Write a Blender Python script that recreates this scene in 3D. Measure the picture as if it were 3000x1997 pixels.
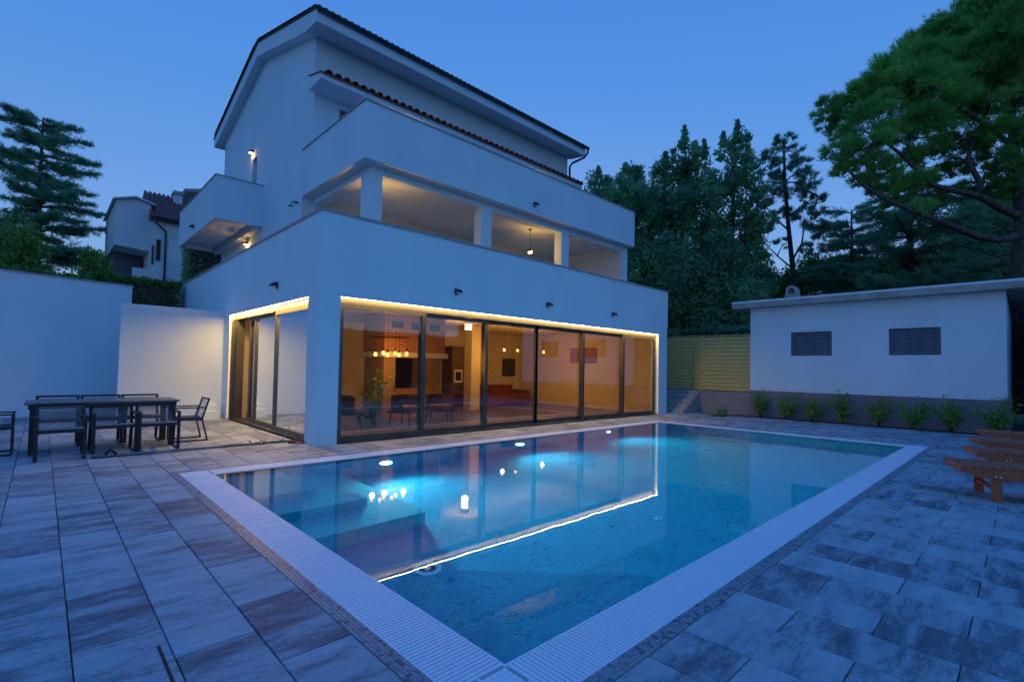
import bpy, math, random
import numpy as np
from mathutils import Vector, Matrix

for o in list(bpy.data.objects):
    bpy.data.objects.remove(o, do_unlink=True)
sc = bpy.context.scene
COL = sc.collection

# ------------------------------------------------------------------ camera
CAM = Vector((-3.5986, -8.8528, 1.44))
FPX, SYPX = 1444.7, 36.65            # focal length and vertical shift for a 3000 px wide frame
YAW, PIT, ROL = (math.radians(a) for a in (46.356, 1.872, 1.053))
_fw = Vector((math.cos(YAW), math.sin(YAW), 0)); _rt = Vector((math.sin(YAW), -math.cos(YAW), 0)); _up = Vector((0, 0, 1))
_f2 = _fw*math.cos(PIT) + _up*math.sin(PIT); _u2 = _up*math.cos(PIT) - _fw*math.sin(PIT)
_r3 = _rt*math.cos(ROL) + _u2*math.sin(ROL); _u3 = _u2*math.cos(ROL) - _rt*math.sin(ROL)
cd = bpy.data.cameras.new('camera'); cam = bpy.data.objects.new('camera', cd); COL.objects.link(cam)
cd.sensor_width = 36; cd.lens = 36*FPX/3000; cd.shift_y = SYPX/3000; cd.clip_start = .05; cd.clip_end = 4000
mw = Matrix((_r3, _u3, -_f2)).transposed().to_4x4(); mw.translation = CAM; cam.matrix_world = mw
sc.camera = cam

# ------------------------------------------------------------------ sky, sun, exposure (dusk)
SUN_EL, SUN_ROT = math.radians(3.0), math.radians(45)
w = bpy.data.worlds.new('World'); sc.world = w; w.use_nodes = True
nt = w.node_tree; bg = nt.nodes['Background']
sky = nt.nodes.new('ShaderNodeTexSky'); sky.sky_type = 'NISHITA'; sky.sun_disc = False
sky.sun_elevation = SUN_EL; sky.sun_rotation = SUN_ROT; sky.ozone_density = 4.0; sky.air_density = 1.0; sky.dust_density = .3
tint = nt.nodes.new('ShaderNodeMix'); tint.data_type = 'RGBA'; tint.blend_type = 'MULTIPLY'
tint.inputs['Factor'].default_value = 1; tint.inputs['B'].default_value = (1.1, .92, .88, 1)
nt.links.new(sky.outputs[0], tint.inputs['A'])
even = nt.nodes.new('ShaderNodeMix'); even.data_type = 'RGBA'              # the even blue of the whole dome after sunset
even.inputs['Factor'].default_value = .82
tcw = nt.nodes.new('ShaderNodeTexCoord'); sepw = nt.nodes.new('ShaderNodeSeparateXYZ'); rampw = nt.nodes.new('ShaderNodeValToRGB')
nt.links.new(tcw.outputs['Generated'], sepw.inputs[0]); nt.links.new(sepw.outputs['Z'], rampw.inputs[0]); nt.links.new(rampw.outputs[0], even.inputs['B'])
re = rampw.color_ramp.elements; re[0].position = 0; re[0].color = (.50,.70,1.12,1); re[1].position = .85; re[1].color = (.04,.37,1.44,1)
for p_, c_ in ((.10,(.43,.68,1.20,1)), (.25,(.28,.605,1.35,1)), (.45,(.155,.52,1.40,1))):
    k_ = re.new(p_); k_.color = c_
nt.links.new(tint.outputs['Result'], even.inputs['A']); nt.links.new(even.outputs['Result'], bg.inputs[0])
bg.inputs[1].default_value = .1
sd = bpy.data.lights.new('sun', 'SUN'); sun = bpy.data.objects.new('sun', sd); COL.objects.link(sun)
sd.energy = .0003; sd.angle = math.radians(12); sd.color = (1, .82, .66)
sdir = Vector((math.sin(SUN_ROT)*math.cos(SUN_EL), math.cos(SUN_ROT)*math.cos(SUN_EL), math.sin(SUN_EL)))
sun.rotation_euler = sdir.to_track_quat('Z', 'Y').to_euler()
sc.view_settings.view_transform = 'Standard'; sc.view_settings.look = 'None'; sc.view_settings.gamma = 1
sc.view_settings.use_curve_mapping = False
sc.view_settings.exposure = 2.45
sc.render.engine = 'CYCLES'
cy = sc.cycles
cy.use_denoising = True; cy.max_bounces = 10; cy.diffuse_bounces = 4; cy.glossy_bounces = 5; cy.transmission_bounces = 8
cy.transparent_max_bounces = 24; cy.sample_clamp_indirect = 6; cy.blur_glossy = .3; cy.use_adaptive_sampling = True
cy.adaptive_threshold = .02

# ------------------------------------------------------------------ helpers
RNG = np.random.default_rng(7); random.seed(7)
def ray(x, y):                                   # photo pixel (3000 wide) to a world direction with unit depth
    return _r3*((x-1500)/FPX) - _u3*((y-998.5-SYPX)/FPX) + _f2
def at(x, y, depth): return CAM + ray(x, y)*depth
def on(x, y, axis, val):
    d = ray(x, y); i = 'xyz'.index(axis); return CAM + d*((val-CAM[i])/d[i])
def proj(p):
    q = Vector(p)-CAM; z = q.dot(_f2)
    if z < .05: return None
    return (1500+FPX*q.dot(_r3)/z, 998.5+SYPX-FPX*q.dot(_u3)/z, z)

class MB:
    def __init__(s): s.v = []; s.f = []
    def add(s, vs, fs):
        n = len(s.v); s.v += [tuple(v) for v in vs]; s.f += [tuple(i+n for i in f) for f in fs]; return s
    def box(s, x0, x1, y0, y1, z0, z1):
        return s.add([(x0,y0,z0),(x1,y0,z0),(x1,y1,z0),(x0,y1,z0),(x0,y0,z1),(x1,y0,z1),(x1,y1,z1),(x0,y1,z1)],
                     [(0,3,2,1),(4,5,6,7),(0,1,5,4),(1,2,6,5),(2,3,7,6),(3,0,4,7)])
    def cbox(s, x0, x1, y0, y1, z0, z1, c=.004):     # box with a chamfered top edge
        a = [(x0,y0,z0),(x1,y0,z0),(x1,y1,z0),(x0,y1,z0),(x0,y0,z1-c),(x1,y0,z1-c),(x1,y1,z1-c),(x0,y1,z1-c),
             (x0+c,y0+c,z1),(x1-c,y0+c,z1),(x1-c,y1-c,z1),(x0+c,y1-c,z1)]
        return s.add(a, [(0,3,2,1),(8,9,10,11),(0,1,5,4),(1,2,6,5),(2,3,7,6),(3,0,4,7),(4,5,9,8),(5,6,10,9),(6,7,11,10),(7,4,8,11)])
    def bar(s, p, q, w, h, up=(0,0,1)):              # box of section w x h along p-q
        p = Vector(p); q = Vector(q); d = (q-p).normalized(); u = Vector(up)
        a = d.cross(u)
        if a.length < 1e-4: a = d.cross(Vector((1,0,0)))
        a.normalize(); b = a.cross(d); a = a*(w/2); b = b*(h/2)
        c = [p-a-b, p+a-b, p+a+b, p-a+b, q-a-b, q+a-b, q+a+b, q-a+b]
        return s.add(c, [(0,1,2,3),(7,6,5,4),(0,4,5,1),(1,5,6,2),(2,6,7,3),(3,7,4,0)])
    def prism(s, poly, axis, a0, a1):
        n = len(poly)
        def mk(p, t): return {'x': (t, p[0], p[1]), 'y': (p[0], t, p[1]), 'z': (p[0], p[1], t)}[axis]
        vs = [mk(p, a0) for p in poly] + [mk(p, a1) for p in poly]
        return s.add(vs, [tuple(range(n)), tuple(range(2*n-1, n-1, -1))] + [(i, i+n, (i+1) % n+n, (i+1) % n) for i in range(n)])
    def tube(s, pts, rad, n=8, cap=True):
        pts = [Vector(p) for p in pts]; m = len(pts)
        rad = [rad]*m if isinstance(rad, (int, float)) else list(rad)
        vs = []; ref = None
        for i, p in enumerate(pts):
            d = (pts[min(i+1, m-1)]-pts[max(i-1, 0)]).normalized()
            if ref is None: ref = d.orthogonal().normalized()
            a = (ref - d*ref.dot(d)).normalized(); ref = a; b = d.cross(a)
            for k in range(n):
                t = 2*math.pi*k/n; vs.append(p + (a*math.cos(t)+b*math.sin(t))*rad[i])
        fs = [(i*n+k, i*n+(k+1) % n, (i+1)*n+(k+1) % n, (i+1)*n+k) for i in range(m-1) for k in range(n)]
        if cap: fs += [tuple(range(n-1, -1, -1)), tuple(range((m-1)*n, m*n))]
        return s.add(vs, fs)
    def lathe(s, c, prof, n=16, axis='z'):
        vs = []
        for r, z in prof:
            for k in range(n):
                t = 2*math.pi*k/n; a, b = r*math.cos(t), r*math.sin(t)
                vs.append({'z': (c[0]+a, c[1]+b, c[2]+z), 'y': (c[0]+a, c[1]+z, c[2]+b), 'x': (c[0]+z, c[1]+a, c[2]+b)}[axis])
        m = len(prof)
        fs = [(i*n+k, i*n+(k+1) % n, (i+1)*n+(k+1) % n, (i+1)*n+k) for i in range(m-1) for k in range(n)]
        fs += [tuple(range(n-1, -1, -1)), tuple(range((m-1)*n, m*n))]
        return s.add(vs, fs)
    def mesh(s, name):
        me = bpy.data.meshes.new(name); me.from_pydata(s.v, [], s.f); me.update()
        import bmesh
        bm = bmesh.new(); bm.from_mesh(me); bmesh.ops.recalc_face_normals(bm, faces=bm.faces); bm.to_mesh(me); bm.free()
        return me
    def build(s, name, mat, parent=None, smooth=False, **tags):
        return link(name, s.mesh(name), mat, parent, smooth, **tags)

def link(name, me, mat, parent=None, smooth=False, **tags):
    if not me.materials and mat: me.materials.append(mat)
    o = bpy.data.objects.new(name, me); COL.objects.link(o)
    if smooth:
        for p in me.polygons: p.use_smooth = True
    if parent is not None:
        o.parent = parent
        if parent.parent is None: o.location = -parent.location
    for k, v in tags.items(): o[k] = v
    return o
def thing(name, label, category, loc=(0,0,0), group=None):
    o = bpy.data.objects.new(name, None); COL.objects.link(o); o.location = loc; o.empty_display_size = .2
    o['label'] = label; o['category'] = category
    if group: o['group'] = group
    return o
def struct(name, mb, mat, label=None, **k):
    o = mb.build(name, mat, None, kind='structure', **k)
    if label: o['label'] = label
    return o
def copy_tree(o, loc=None, rz=None, label=None, parent=None):
    c = o.copy(); COL.objects.link(c)
    if parent is not None: c.parent = parent
    if loc is not None: c.location = loc
    if rz is not None: c.rotation_euler = (0, 0, rz)
    if label: c['label'] = label
    for ch in o.children: copy_tree(ch, parent=c)
    return c
def arr_mesh(name, verts, faces):
    verts = np.asarray(verts, np.float32); faces = np.asarray(faces, np.int32); k = faces.shape[1]; m = len(faces)
    me = bpy.data.meshes.new(name); me.vertices.add(len(verts)); me.vertices.foreach_set('co', verts.ravel())
    me.loops.add(m*k); me.loops.foreach_set('vertex_index', faces.ravel())
    me.polygons.add(m); me.polygons.foreach_set('loop_start', np.arange(0, m*k, k, dtype=np.int32))
    me.update(calc_edges=True); return me

# ------------------------------------------------------------------ materials
def new_mat(name):
    m = bpy.data.materials.new(name); m.use_nodes = True; n = m.node_tree.nodes; l = m.node_tree.links
    return m, n, l, n['Principled BSDF']
def N(n, t, **k):
    o = n.new(t)
    for a, b in k.items(): setattr(o, a, b)
    return o
def rgb(c): return (c[0], c[1], c[2], 1)
def pmat(name, c1, c2=None, scale=4, rough=.6, bump=0, bscale=60, metal=0, stretch=(1,1,1), coords='Object', spec=.5, detail=4, ramp=(.35,.65), rnd=0):
    m, n, l, p = new_mat(name); p.inputs['Roughness'].default_value = rough; p.inputs['Metallic'].default_value = metal
    p.inputs['Specular IOR Level'].default_value = spec
    p.inputs['Base Color'].default_value = rgb(c1)
    tc = N(n, 'ShaderNodeTexCoord'); mp = N(n, 'ShaderNodeMapping'); mp.inputs['Scale'].default_value = stretch
    l.new(tc.outputs[coords], mp.inputs[0])
    if rnd:
        oi = N(n, 'ShaderNodeObjectInfo'); mu = N(n, 'ShaderNodeVectorMath', operation='SCALE'); mu.inputs[0].default_value = (37, 91, 53)
        l.new(oi.outputs['Random'], mu.inputs['Scale']); l.new(mu.outputs[0], mp.inputs['Location'])
    if c2:
        t = N(n, 'ShaderNodeTexNoise'); t.inputs['Scale'].default_value = scale; t.inputs['Detail'].default_value = detail
        r = N(n, 'ShaderNodeValToRGB'); e = r.color_ramp.elements; e[0].position, e[1].position = ramp; e[0].color, e[1].color = rgb(c1), rgb(c2)
        l.new(mp.outputs[0], t.inputs['Vector']); l.new(t.outputs['Fac'], r.inputs[0]); l.new(r.outputs[0], p.inputs['Base Color'])
    if bump:
        t2 = N(n, 'ShaderNodeTexNoise'); t2.inputs['Scale'].default_value = bscale; t2.inputs['Detail'].default_value = 3
        b = N(n, 'ShaderNodeBump'); b.inputs['Strength'].default_value = bump; b.inputs['Distance'].default_value = .01
        l.new(mp.outputs[0], t2.inputs['Vector']); l.new(t2.outputs['Fac'], b.inputs['Height']); l.new(b.outputs[0], p.inputs['Normal'])
    return m
def emat(name, col, strength):
    m, n, l, p = new_mat(name); p.inputs['Base Color'].default_value = rgb(col); p.inputs['Emission Color'].default_value = rgb(col)
    p.inputs['Emission Strength'].default_value = strength; return m

M = {}
M['plaster'] = pmat('white_plaster', (.66,.81,.87), (.555,.705,.775), .9, .85, .22, 90, ramp=(.22,.82), detail=10, stretch=(1,1,.45))
M['plaster_in'] = pmat('interior_plaster', (.74,.66,.54), (.70,.62,.50), 1.0, .8, .05, 80)
M['ceiling_in'] = pmat('ceiling_paint', (.74,.68,.58), None, rough=.8)
M['plinth'] = pmat('plinth_plaster', (.215,.205,.235), (.17,.16,.19), 1.3, .9, .3, 90)
M['stone'] = pmat('coping_stone', (.36,.37,.37), (.27,.28,.29), 9, .65, .2, 150)
M['concrete'] = pmat('concrete', (.40,.39,.37), (.30,.29,.28), 2.5, .85, .3, 60)
M['soil'] = pmat('soil', (.07,.05,.035), (.035,.025,.02), 14, .95, .8, 50)
M['ground'] = pmat('ground_earth', (.05,.055,.035), (.03,.04,.02), 3, .95, .5, 20)
M['frame'] = pmat('anodised_frame', (.13,.135,.13), (.10,.105,.105), 3, .38, 0, metal=.75)
M['darkmetal'] = pmat('dark_metal', (.022,.024,.028), (.03,.032,.036), 20, .45, .05, 200, metal=.3)
M['cord'] = pmat('grey_cord', (.34,.35,.38), (.25,.26,.29), 40, .8)
M['zinc'] = pmat('zinc_gutter', (.05,.09,.09), (.035,.06,.065), 6, .45, metal=.6)
M['terracotta'] = pmat('terracotta', (.46,.12,.065), (.28,.075,.05), 5, .8, .3, 70, rnd=1)
M['oldtile'] = pmat('weathered_roof_tile', (.07,.075,.075), (.12,.07,.055), 4, .85, .3, 60)
M['wood'] = pmat('lounger_wood', (.50,.12,.045), (.34,.08,.032), 6, .5, .15, 60, stretch=(1,9,9), rnd=1)
M['fencewood'] = pmat('pressure_treated_pine', (.68,.52,.18), (.50,.37,.12), 5, .75, .2, 60, stretch=(3,1,12), rnd=1)
M['shutter'] = pmat('shutter_grey_darkened', (.075,.105,.145), (.06,.085,.12), 6, .5)  # shutter grey darkened, so the louvres look lit by the sky
M['louvre'] = pmat('louvre_grey_skylit', (.20,.26,.33), (.16,.21,.27), 6, .45)  # shutter grey lightened for the sky light the slats catch
M['plastic'] = pmat('white_plastic', (.76,.87,.95), (.70,.81,.90), 3, .5, spec=.5)
M['bark'] = pmat('pine_bark', (.13,.10,.085), (.055,.042,.036), 7, .95, .9, 26, stretch=(1,1,.35))
M['barkdark'] = pmat('dark_bark', (.07,.05,.045), (.03,.024,.022), 7, .95, .8, 26, stretch=(1,1,.35))
def leafmat(name, a, b, sc_=1.2, rough=.55, trans=.18):
    m, n, l, p = new_mat(name); p.inputs['Roughness'].default_value = rough; p.inputs['Specular IOR Level'].default_value = .3
    tc = N(n, 'ShaderNodeTexCoord'); t = N(n, 'ShaderNodeTexNoise'); t.inputs['Scale'].default_value = sc_; t.inputs['Detail'].default_value = 5
    r = N(n, 'ShaderNodeValToRGB'); e = r.color_ramp.elements; e[0].position, e[1].position = .35, .68; e[0].color, e[1].color = rgb(a), rgb(b)
    l.new(tc.outputs['Object'], t.inputs['Vector']); l.new(t.outputs['Fac'], r.inputs[0])
    l.new(r.outputs[0], p.inputs['Base Color'])
    tr = N(n, 'ShaderNodeBsdfTranslucent'); l.new(r.outputs[0], tr.inputs[0]); mx = N(n, 'ShaderNodeMixShader'); mx.inputs[0].default_value = trans
    l.new(p.outputs[0], mx.inputs[1]); l.new(tr.outputs[0], mx.inputs[2]); l.new(mx.outputs[0], n['Material Output'].inputs[0]); return m
M['leaf_dark'] = leafmat('dark_evergreen_leaf', (.11,.29,.15), (.25,.52,.25), .7, trans=.45)
M['needle_cedar'] = leafmat('cedar_needle', (.12,.31,.18), (.24,.50,.28), trans=.45)
M['needle_pine'] = leafmat('stone_pine_needle', (.13,.36,.07), (.30,.62,.14), .6, trans=.45)
M['needle_slim'] = leafmat('slender_pine_needle', (.10,.26,.17), (.22,.45,.27), trans=.45)
M['leaf_hedge'] = leafmat('hedge_leaf', (.05,.15,.03), (.11,.28,.05), 3)
M['leaf_olive'] = leafmat('grey_green_leaf', (.08,.22,.04), (.16,.36,.06), 4)
M['leaf_shrub'] = leafmat('young_shrub_leaf', (.10,.27,.04), (.20,.45,.07), 5)
M['flower'] = pmat('red_flower', (.35,.02,.03), (.2,.01,.03), 8, .6)

def slab_material():
    m, n, l, p = new_mat('concrete_slab'); p.inputs['Roughness'].default_value = .62; p.inputs['Specular IOR Level'].default_value = .35
    ge = N(n, 'ShaderNodeNewGeometry'); oi = N(n, 'ShaderNodeObjectInfo'); ad = N(n, 'ShaderNodeMath', operation='ADD')
    l.new(ge.outputs['Random Per Island'], ad.inputs[0]); l.new(oi.outputs['Random'], ad.inputs[1])
    fr = N(n, 'ShaderNodeMath', operation='FRACT'); l.new(ad.outputs[0], fr.inputs[0])
    off = N(n, 'ShaderNodeVectorMath', operation='SCALE'); off.inputs[0].default_value = (61, 43, 17); l.new(fr.outputs[0], off.inputs['Scale'])
    pos = N(n, 'ShaderNodeVectorMath', operation='ADD'); l.new(ge.outputs['Position'], pos.inputs[0]); l.new(off.outputs[0], pos.inputs[1])
    def noise(scale, stretch, det, rough=.6):
        mp = N(n, 'ShaderNodeMapping'); mp.inputs['Scale'].default_value = stretch; l.new(pos.outputs[0], mp.inputs[0])
        t = N(n, 'ShaderNodeTexNoise'); t.inputs['Scale'].default_value = scale; t.inputs['Detail'].default_value = det; t.inputs['Roughness'].default_value = rough
        l.new(mp.outputs[0], t.inputs['Vector']); return t
    big = noise(2.6, (.6, 2.2, 1), 8, .70); fine = noise(13, (.7, 2.2, 1), 6, .75); grain = noise(160, (1,1,1), 2)
    mx = N(n, 'ShaderNodeMath', operation='MULTIPLY_ADD'); mx.inputs[1].default_value = .35; l.new(fine.outputs['Fac'], mx.inputs[0])
    spk = noise(75, (1, 1.6, 1), 3, .7); sm_ = N(n, 'ShaderNodeMath', operation='MULTIPLY_ADD'); sm_.inputs[1].default_value = .34; l.new(spk.outputs['Fac'], sm_.inputs[0])
    so_ = N(n, 'ShaderNodeMath', operation='ADD'); so_.inputs[1].default_value = -.17; l.new(big.outputs['Fac'], so_.inputs[0]); l.new(so_.outputs[0], sm_.inputs[2]); l.new(sm_.outputs[0], mx.inputs[2])
    # each slab leans lighter or darker
    rb = N(n, 'ShaderNodeMath', operation='MULTIPLY_ADD'); rb.inputs[1].default_value = .18; l.new(fr.outputs[0], rb.inputs[0]); l.new(mx.outputs[0], rb.inputs[2])
    r = N(n, 'ShaderNodeValToRGB'); e = r.color_ramp.elements
    e[0].position = .52; e[0].color = (.07,.10,.13,1); e[1].position = .97; e[1].color = (.38,.49,.54,1)
    k = e.new(.66); k.color = (.14,.185,.23,1); k = e.new(.77); k.color = (.275,.36,.41,1)
    l.new(rb.outputs[0], r.inputs[0]); l.new(r.outputs[0], p.inputs['Base Color'])
    b = N(n, 'ShaderNodeBump'); b.inputs['Strength'].default_value = .25; b.inputs['Distance'].default_value = .004
    l.new(grain.outputs['Fac'], b.inputs['Height']); l.new(b.outputs[0], p.inputs['Normal']); return m
M['slab'] = slab_material()

def mosaic_material(name, cols, pitch=None, rough=.18, grout=(.2,.22,.22), bump=True):
    """glass mosaic: one colour per tile; with pitch the tile comes from the position (wall and floor beyond the built tiles)"""
    m, n, l, p = new_mat(name); p.inputs['Roughness'].default_value = rough
    ge = N(n, 'ShaderNodeNewGeometry'); r = N(n, 'ShaderNodeValToRGB'); r.color_ramp.interpolation = 'CONSTANT'
    e = r.color_ramp.elements
    while len(e) > 1: e.remove(e[0])
    e[0].position = 0; e[0].color = rgb(cols[0][1])
    for pos_, c in cols[1:]:
        k = e.new(pos_); k.color = rgb(c)
    if pitch:
        sc_ = N(n, 'ShaderNodeVectorMath', operation='SCALE'); sc_.inputs['Scale'].default_value = 1/pitch; l.new(ge.outputs['Position'], sc_.inputs[0])
        # keep the in-plane coordinates only, so the tile index never flickers across a face
        nm = N(n, 'ShaderNodeVectorMath', operation='ABSOLUTE'); l.new(ge.outputs['True Normal'], nm.inputs[0])
        inv = N(n, 'ShaderNodeVectorMath', operation='SUBTRACT'); inv.inputs[0].default_value = (1,1,1); l.new(nm.outputs[0], inv.inputs[1])
        rnd_ = N(n, 'ShaderNodeVectorMath', operation='MULTIPLY'); l.new(sc_.outputs[0], rnd_.inputs[0]); l.new(inv.outputs[0], rnd_.inputs[1])
        fl = N(n, 'ShaderNodeVectorMath', operation='FLOOR'); l.new(rnd_.outputs[0], fl.inputs[0])
        wn = N(n, 'ShaderNodeTexWhiteNoise'); l.new(fl.outputs[0], wn.inputs['Vector'])
        no = N(n, 'ShaderNodeTexNoise'); no.inputs['Scale'].default_value = .06; no.inputs['Detail'].default_value = 2; l.new(fl.outputs[0], no.inputs['Vector'])
        # patches: darker tiles gather
        ma = N(n, 'ShaderNodeMath', operation='MULTIPLY_ADD'); ma.inputs[1].default_value = .7; l.new(no.outputs['Fac'], ma.inputs[0])
        ma.inputs[2].default_value = -.33
        ad = N(n, 'ShaderNodeMath', operation='ADD', use_clamp=True); l.new(wn.outputs['Value'], ad.inputs[0]); l.new(ma.outputs[0], ad.inputs[1])
        l.new(ad.outputs[0], r.inputs[0])
        fr = N(n, 'ShaderNodeVectorMath', operation='FRACTION'); l.new(rnd_.outputs[0], fr.inputs[0])
        sb = N(n, 'ShaderNodeVectorMath', operation='SUBTRACT'); sb.inputs[1].default_value = (.5,.5,.5); l.new(fr.outputs[0], sb.inputs[0])
        ab = N(n, 'ShaderNodeVectorMath', operation='ABSOLUTE'); l.new(sb.outputs[0], ab.inputs[0])
        am = N(n, 'ShaderNodeVectorMath', operation='MULTIPLY'); l.new(ab.outputs[0], am.inputs[0]); l.new(inv.outputs[0], am.inputs[1])
        se = N(n, 'ShaderNodeSeparateXYZ'); l.new(am.outputs[0], se.inputs[0])
        a1 = N(n, 'ShaderNodeMath', operation='MAXIMUM'); l.new(se.outputs[0], a1.inputs[0]); l.new(se.outputs[1], a1.inputs[1])
        a2 = N(n, 'ShaderNodeMath', operation='MAXIMUM'); l.new(a1.outputs[0], a2.inputs[0]); l.new(se.outputs[2], a2.inputs[1])
        gt = N(n, 'ShaderNodeMath', operation='GREATER_THAN'); gt.inputs[1].default_value = .455; l.new(a2.outputs[0], gt.inputs[0])
        mc = N(n, 'ShaderNodeMix', data_type='RGBA'); mc.inputs['B'].default_value = rgb(grout); l.new(gt.outputs[0], mc.inputs['Factor']); l.new(r.outputs[0], mc.inputs['A'])
        l.new(mc.outputs['Result'], p.inputs['Base Color'])
    else:
        oi = N(n, 'ShaderNodeObjectInfo'); ad = N(n, 'ShaderNodeMath', operation='ADD'); l.new(ge.outputs['Random Per Island'], ad.inputs[0]); l.new(oi.outputs['Random'], ad.inputs[1])
        fr = N(n, 'ShaderNodeMath', operation='FRACT'); l.new(ad.outputs[0], fr.inputs[0]); l.new(fr.outputs[0], r.inputs[0]); l.new(r.outputs[0], p.inputs['Base Color'])
    return m
M['mosaic_edge'] = mosaic_material('mosaic_border', [(0,(.08,.12,.15)),(.10,(.15,.21,.25)),(.25,(.21,.28,.33)),(.55,(.24,.32,.37)),(.78,(.22,.30,.35)),(.92,(.29,.36,.40))], rough=.42)
POOLC = [(0,(.006,.15,.27)),(.055,(.010,.26,.42)),(.14,(.012,.345,.52)),(.5,(.014,.37,.55)),(.8,(.018,.395,.57))]
M['mosaic_step'] = mosaic_material('mosaic_step', rough=.5, cols=[(0,(.02,.34,.42)),(.05,(.03,.54,.62)),(.3,(.035,.60,.68)),(.7,(.04,.64,.70))], pitch=.026, grout=(.08,.68,.74))  # palette lightened to stand in for sky light on the treads
M['mosaic_pool'] = mosaic_material('mosaic_pool', POOLC, pitch=.026, rough=.5, grout=(.04,.50,.66))

def glass_material(name, tintc, ior):
    m, n, l, p = new_mat(name); n.remove(p)
    fr = N(n, 'ShaderNodeFresnel'); fr.inputs[0].default_value = ior
    tr = N(n, 'ShaderNodeBsdfTransparent'); tr.inputs[0].default_value = rgb(tintc)
    gl = N(n, 'ShaderNodeBsdfGlossy'); gl.inputs['Roughness'].default_value = 0; gl.inputs[0].default_value = (.95,.97,1,1)
    mx = N(n, 'ShaderNodeMixShader'); l.new(fr.outputs[0], mx.inputs[0]); l.new(tr.outputs[0], mx.inputs[1]); l.new(gl.outputs[0], mx.inputs[2])
    l.new(mx.outputs[0], n['Material Output'].inputs[0]); return m
M['glass'] = glass_material('window_glass', (.82,.80,.74), 2.45)
M['darkglass'] = pmat('dark_window_glass', (.015,.018,.022), None, rough=.06)
def water_material():
    m, n, l, p = new_mat('pool_water'); p.inputs['Base Color'].default_value = (.78,.95,1,1); p.inputs['Roughness'].default_value = 0
    p.inputs['Transmission Weight'].default_value = 1; p.inputs['IOR'].default_value = 1.333
    ge = N(n, 'ShaderNodeNewGeometry'); t = N(n, 'ShaderNodeTexNoise'); t.inputs['Scale'].default_value = 1.6; t.inputs['Detail'].default_value = 2
    l.new(ge.outputs['Position'], t.inputs['Vector']); b = N(n, 'ShaderNodeBump'); b.inputs['Strength'].default_value = .014; b.inputs['Distance'].default_value = .05
    l.new(t.outputs['Fac'], b.inputs['Height']); l.new(b.outputs[0], p.inputs['Normal']); return m
M['water'] = water_material()
M['led'] = emat('warm_led', (1,.58,.15), 44)
M['led_side'] = emat('warm_led_side', (1,.54,.13), 98)
M['bulb'] = emat('warm_bulb', (1,.50,.13), .9)
M['lamp_lit'] = emat('warm_lamp_glass', (1,.58,.2), 6)
M['pool_led'] = emat('cool_pool_led', (.35,.75,1), 14)
WARM = (1, .46, .085)
def lamp(name, loc, watts, parent, col=WARM, r=.04, spot=None, aim=None):
    ld = bpy.data.lights.new(name, 'SPOT' if spot else 'POINT'); ld.energy = watts; ld.color = col; ld.shadow_soft_size = r
    o = bpy.data.objects.new(name, ld); COL.objects.link(o)
    if spot:
        ld.spot_size = spot; ld.spot_blend = 1.0; o.rotation_euler = (-Vector(aim)).to_track_quat('Z', 'Y').to_euler()
    o.parent = parent; o.location = Vector(loc)-parent.location if parent.parent is None else Vector(loc)
    return o
# ================================================================== ground, deck, pool
PX0, PX1, PY0, PY1 = -1.905, 9.435, -7.068, -1.462      # water's edge
GW, MW = .312, .104                                       # grate width, mosaic border width
OX0, OX1, OY0, OY1 = PX0-GW-.012, PX1+GW+.012, PY0-GW-.012, PY1+GW+.012
DX0, DX1, DY0, DY1 = OX0-MW, OX1+MW, OY0-MW, OY1+MW      # outer edge of the mosaic border
mb = MB()
BIG = 1500
xs = [-BIG, DX0+.01, DX1-.01, BIG]; ys = [-BIG, DY0+.01, DY1-.01, BIG]
vs = [(x, y, -.03) for y in ys for x in xs]
mb.add(vs, [(j*4+i, j*4+i+1, j*4+i+5, j*4+i+4) for j in range(3) for i in range(3) if not (i == 1 and j == 1)])
ground = struct('ground', mb, M['ground'])

# ---- paving slabs 0.37 x 0.74 m, half bond
deck = thing('pool_deck', 'blotchy grey concrete paving slabs laid in half bond around the pool', 'paving', (0, -9, 0))
del deck['category']; deck['kind'] = 'structure'
SL, GAP = .742, .006
def slab_rects():
    out = []
    def region(x0, x1, y0, y1, gx, pitch, even, odd):
        k = math.floor((x0-gx)/pitch)
        while gx+k*pitch < x1-1e-6:
            a, b = max(gx+k*pitch, x0), min(gx+(k+1)*pitch, x1)
            s = even if k % 2 == 0 else odd
            j = math.floor((y0-s)/SL)
            while s+j*SL < y1-1e-6:
                c, d = max(s+j*SL, y0), min(s+(j+1)*SL, y1)
                if b-a > .03 and d-c > .03: out.append((a+GAP/2, b-GAP/2, c+GAP/2, d-GAP/2))
                j += 1
            k += 1
    region(-12, DX0, -10, .79, DX0, .369, -5.20, -5.57)
    region(DX0, 13.66, -10.6, DY0, -.19, .3725, -8.23, -7.86)
    region(DX1, 13.66, DY0, DY1, -.19, .3725, -8.23, -7.86)
    region(DX0, 13.66, DY1, -.012, -.19, .3725, -8.23, -7.86)
    region(DX0, -.012, -.012, .79, -.19, .3725, -8.23, -7.86)
    region(12.46, 13.1, -.012, 4, -.19, .3725, -8.23, -7.86)
    region(-12, -3.0, .805, 6.36, DX0, .369, -5.20, -5.57); region(-3.0, -.012, 1.09, 6.36, DX0, .369, -5.20, -5.57)
    region(-12, -2.25, 6.36, 8.88, DX0, .369, -5.20, -5.57)
    return out
def in_view(p, m=60):
    q = proj(p); return q and -m < q[0] < 3000+m and -m < q[1] < 1997+m
slabs = []
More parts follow.
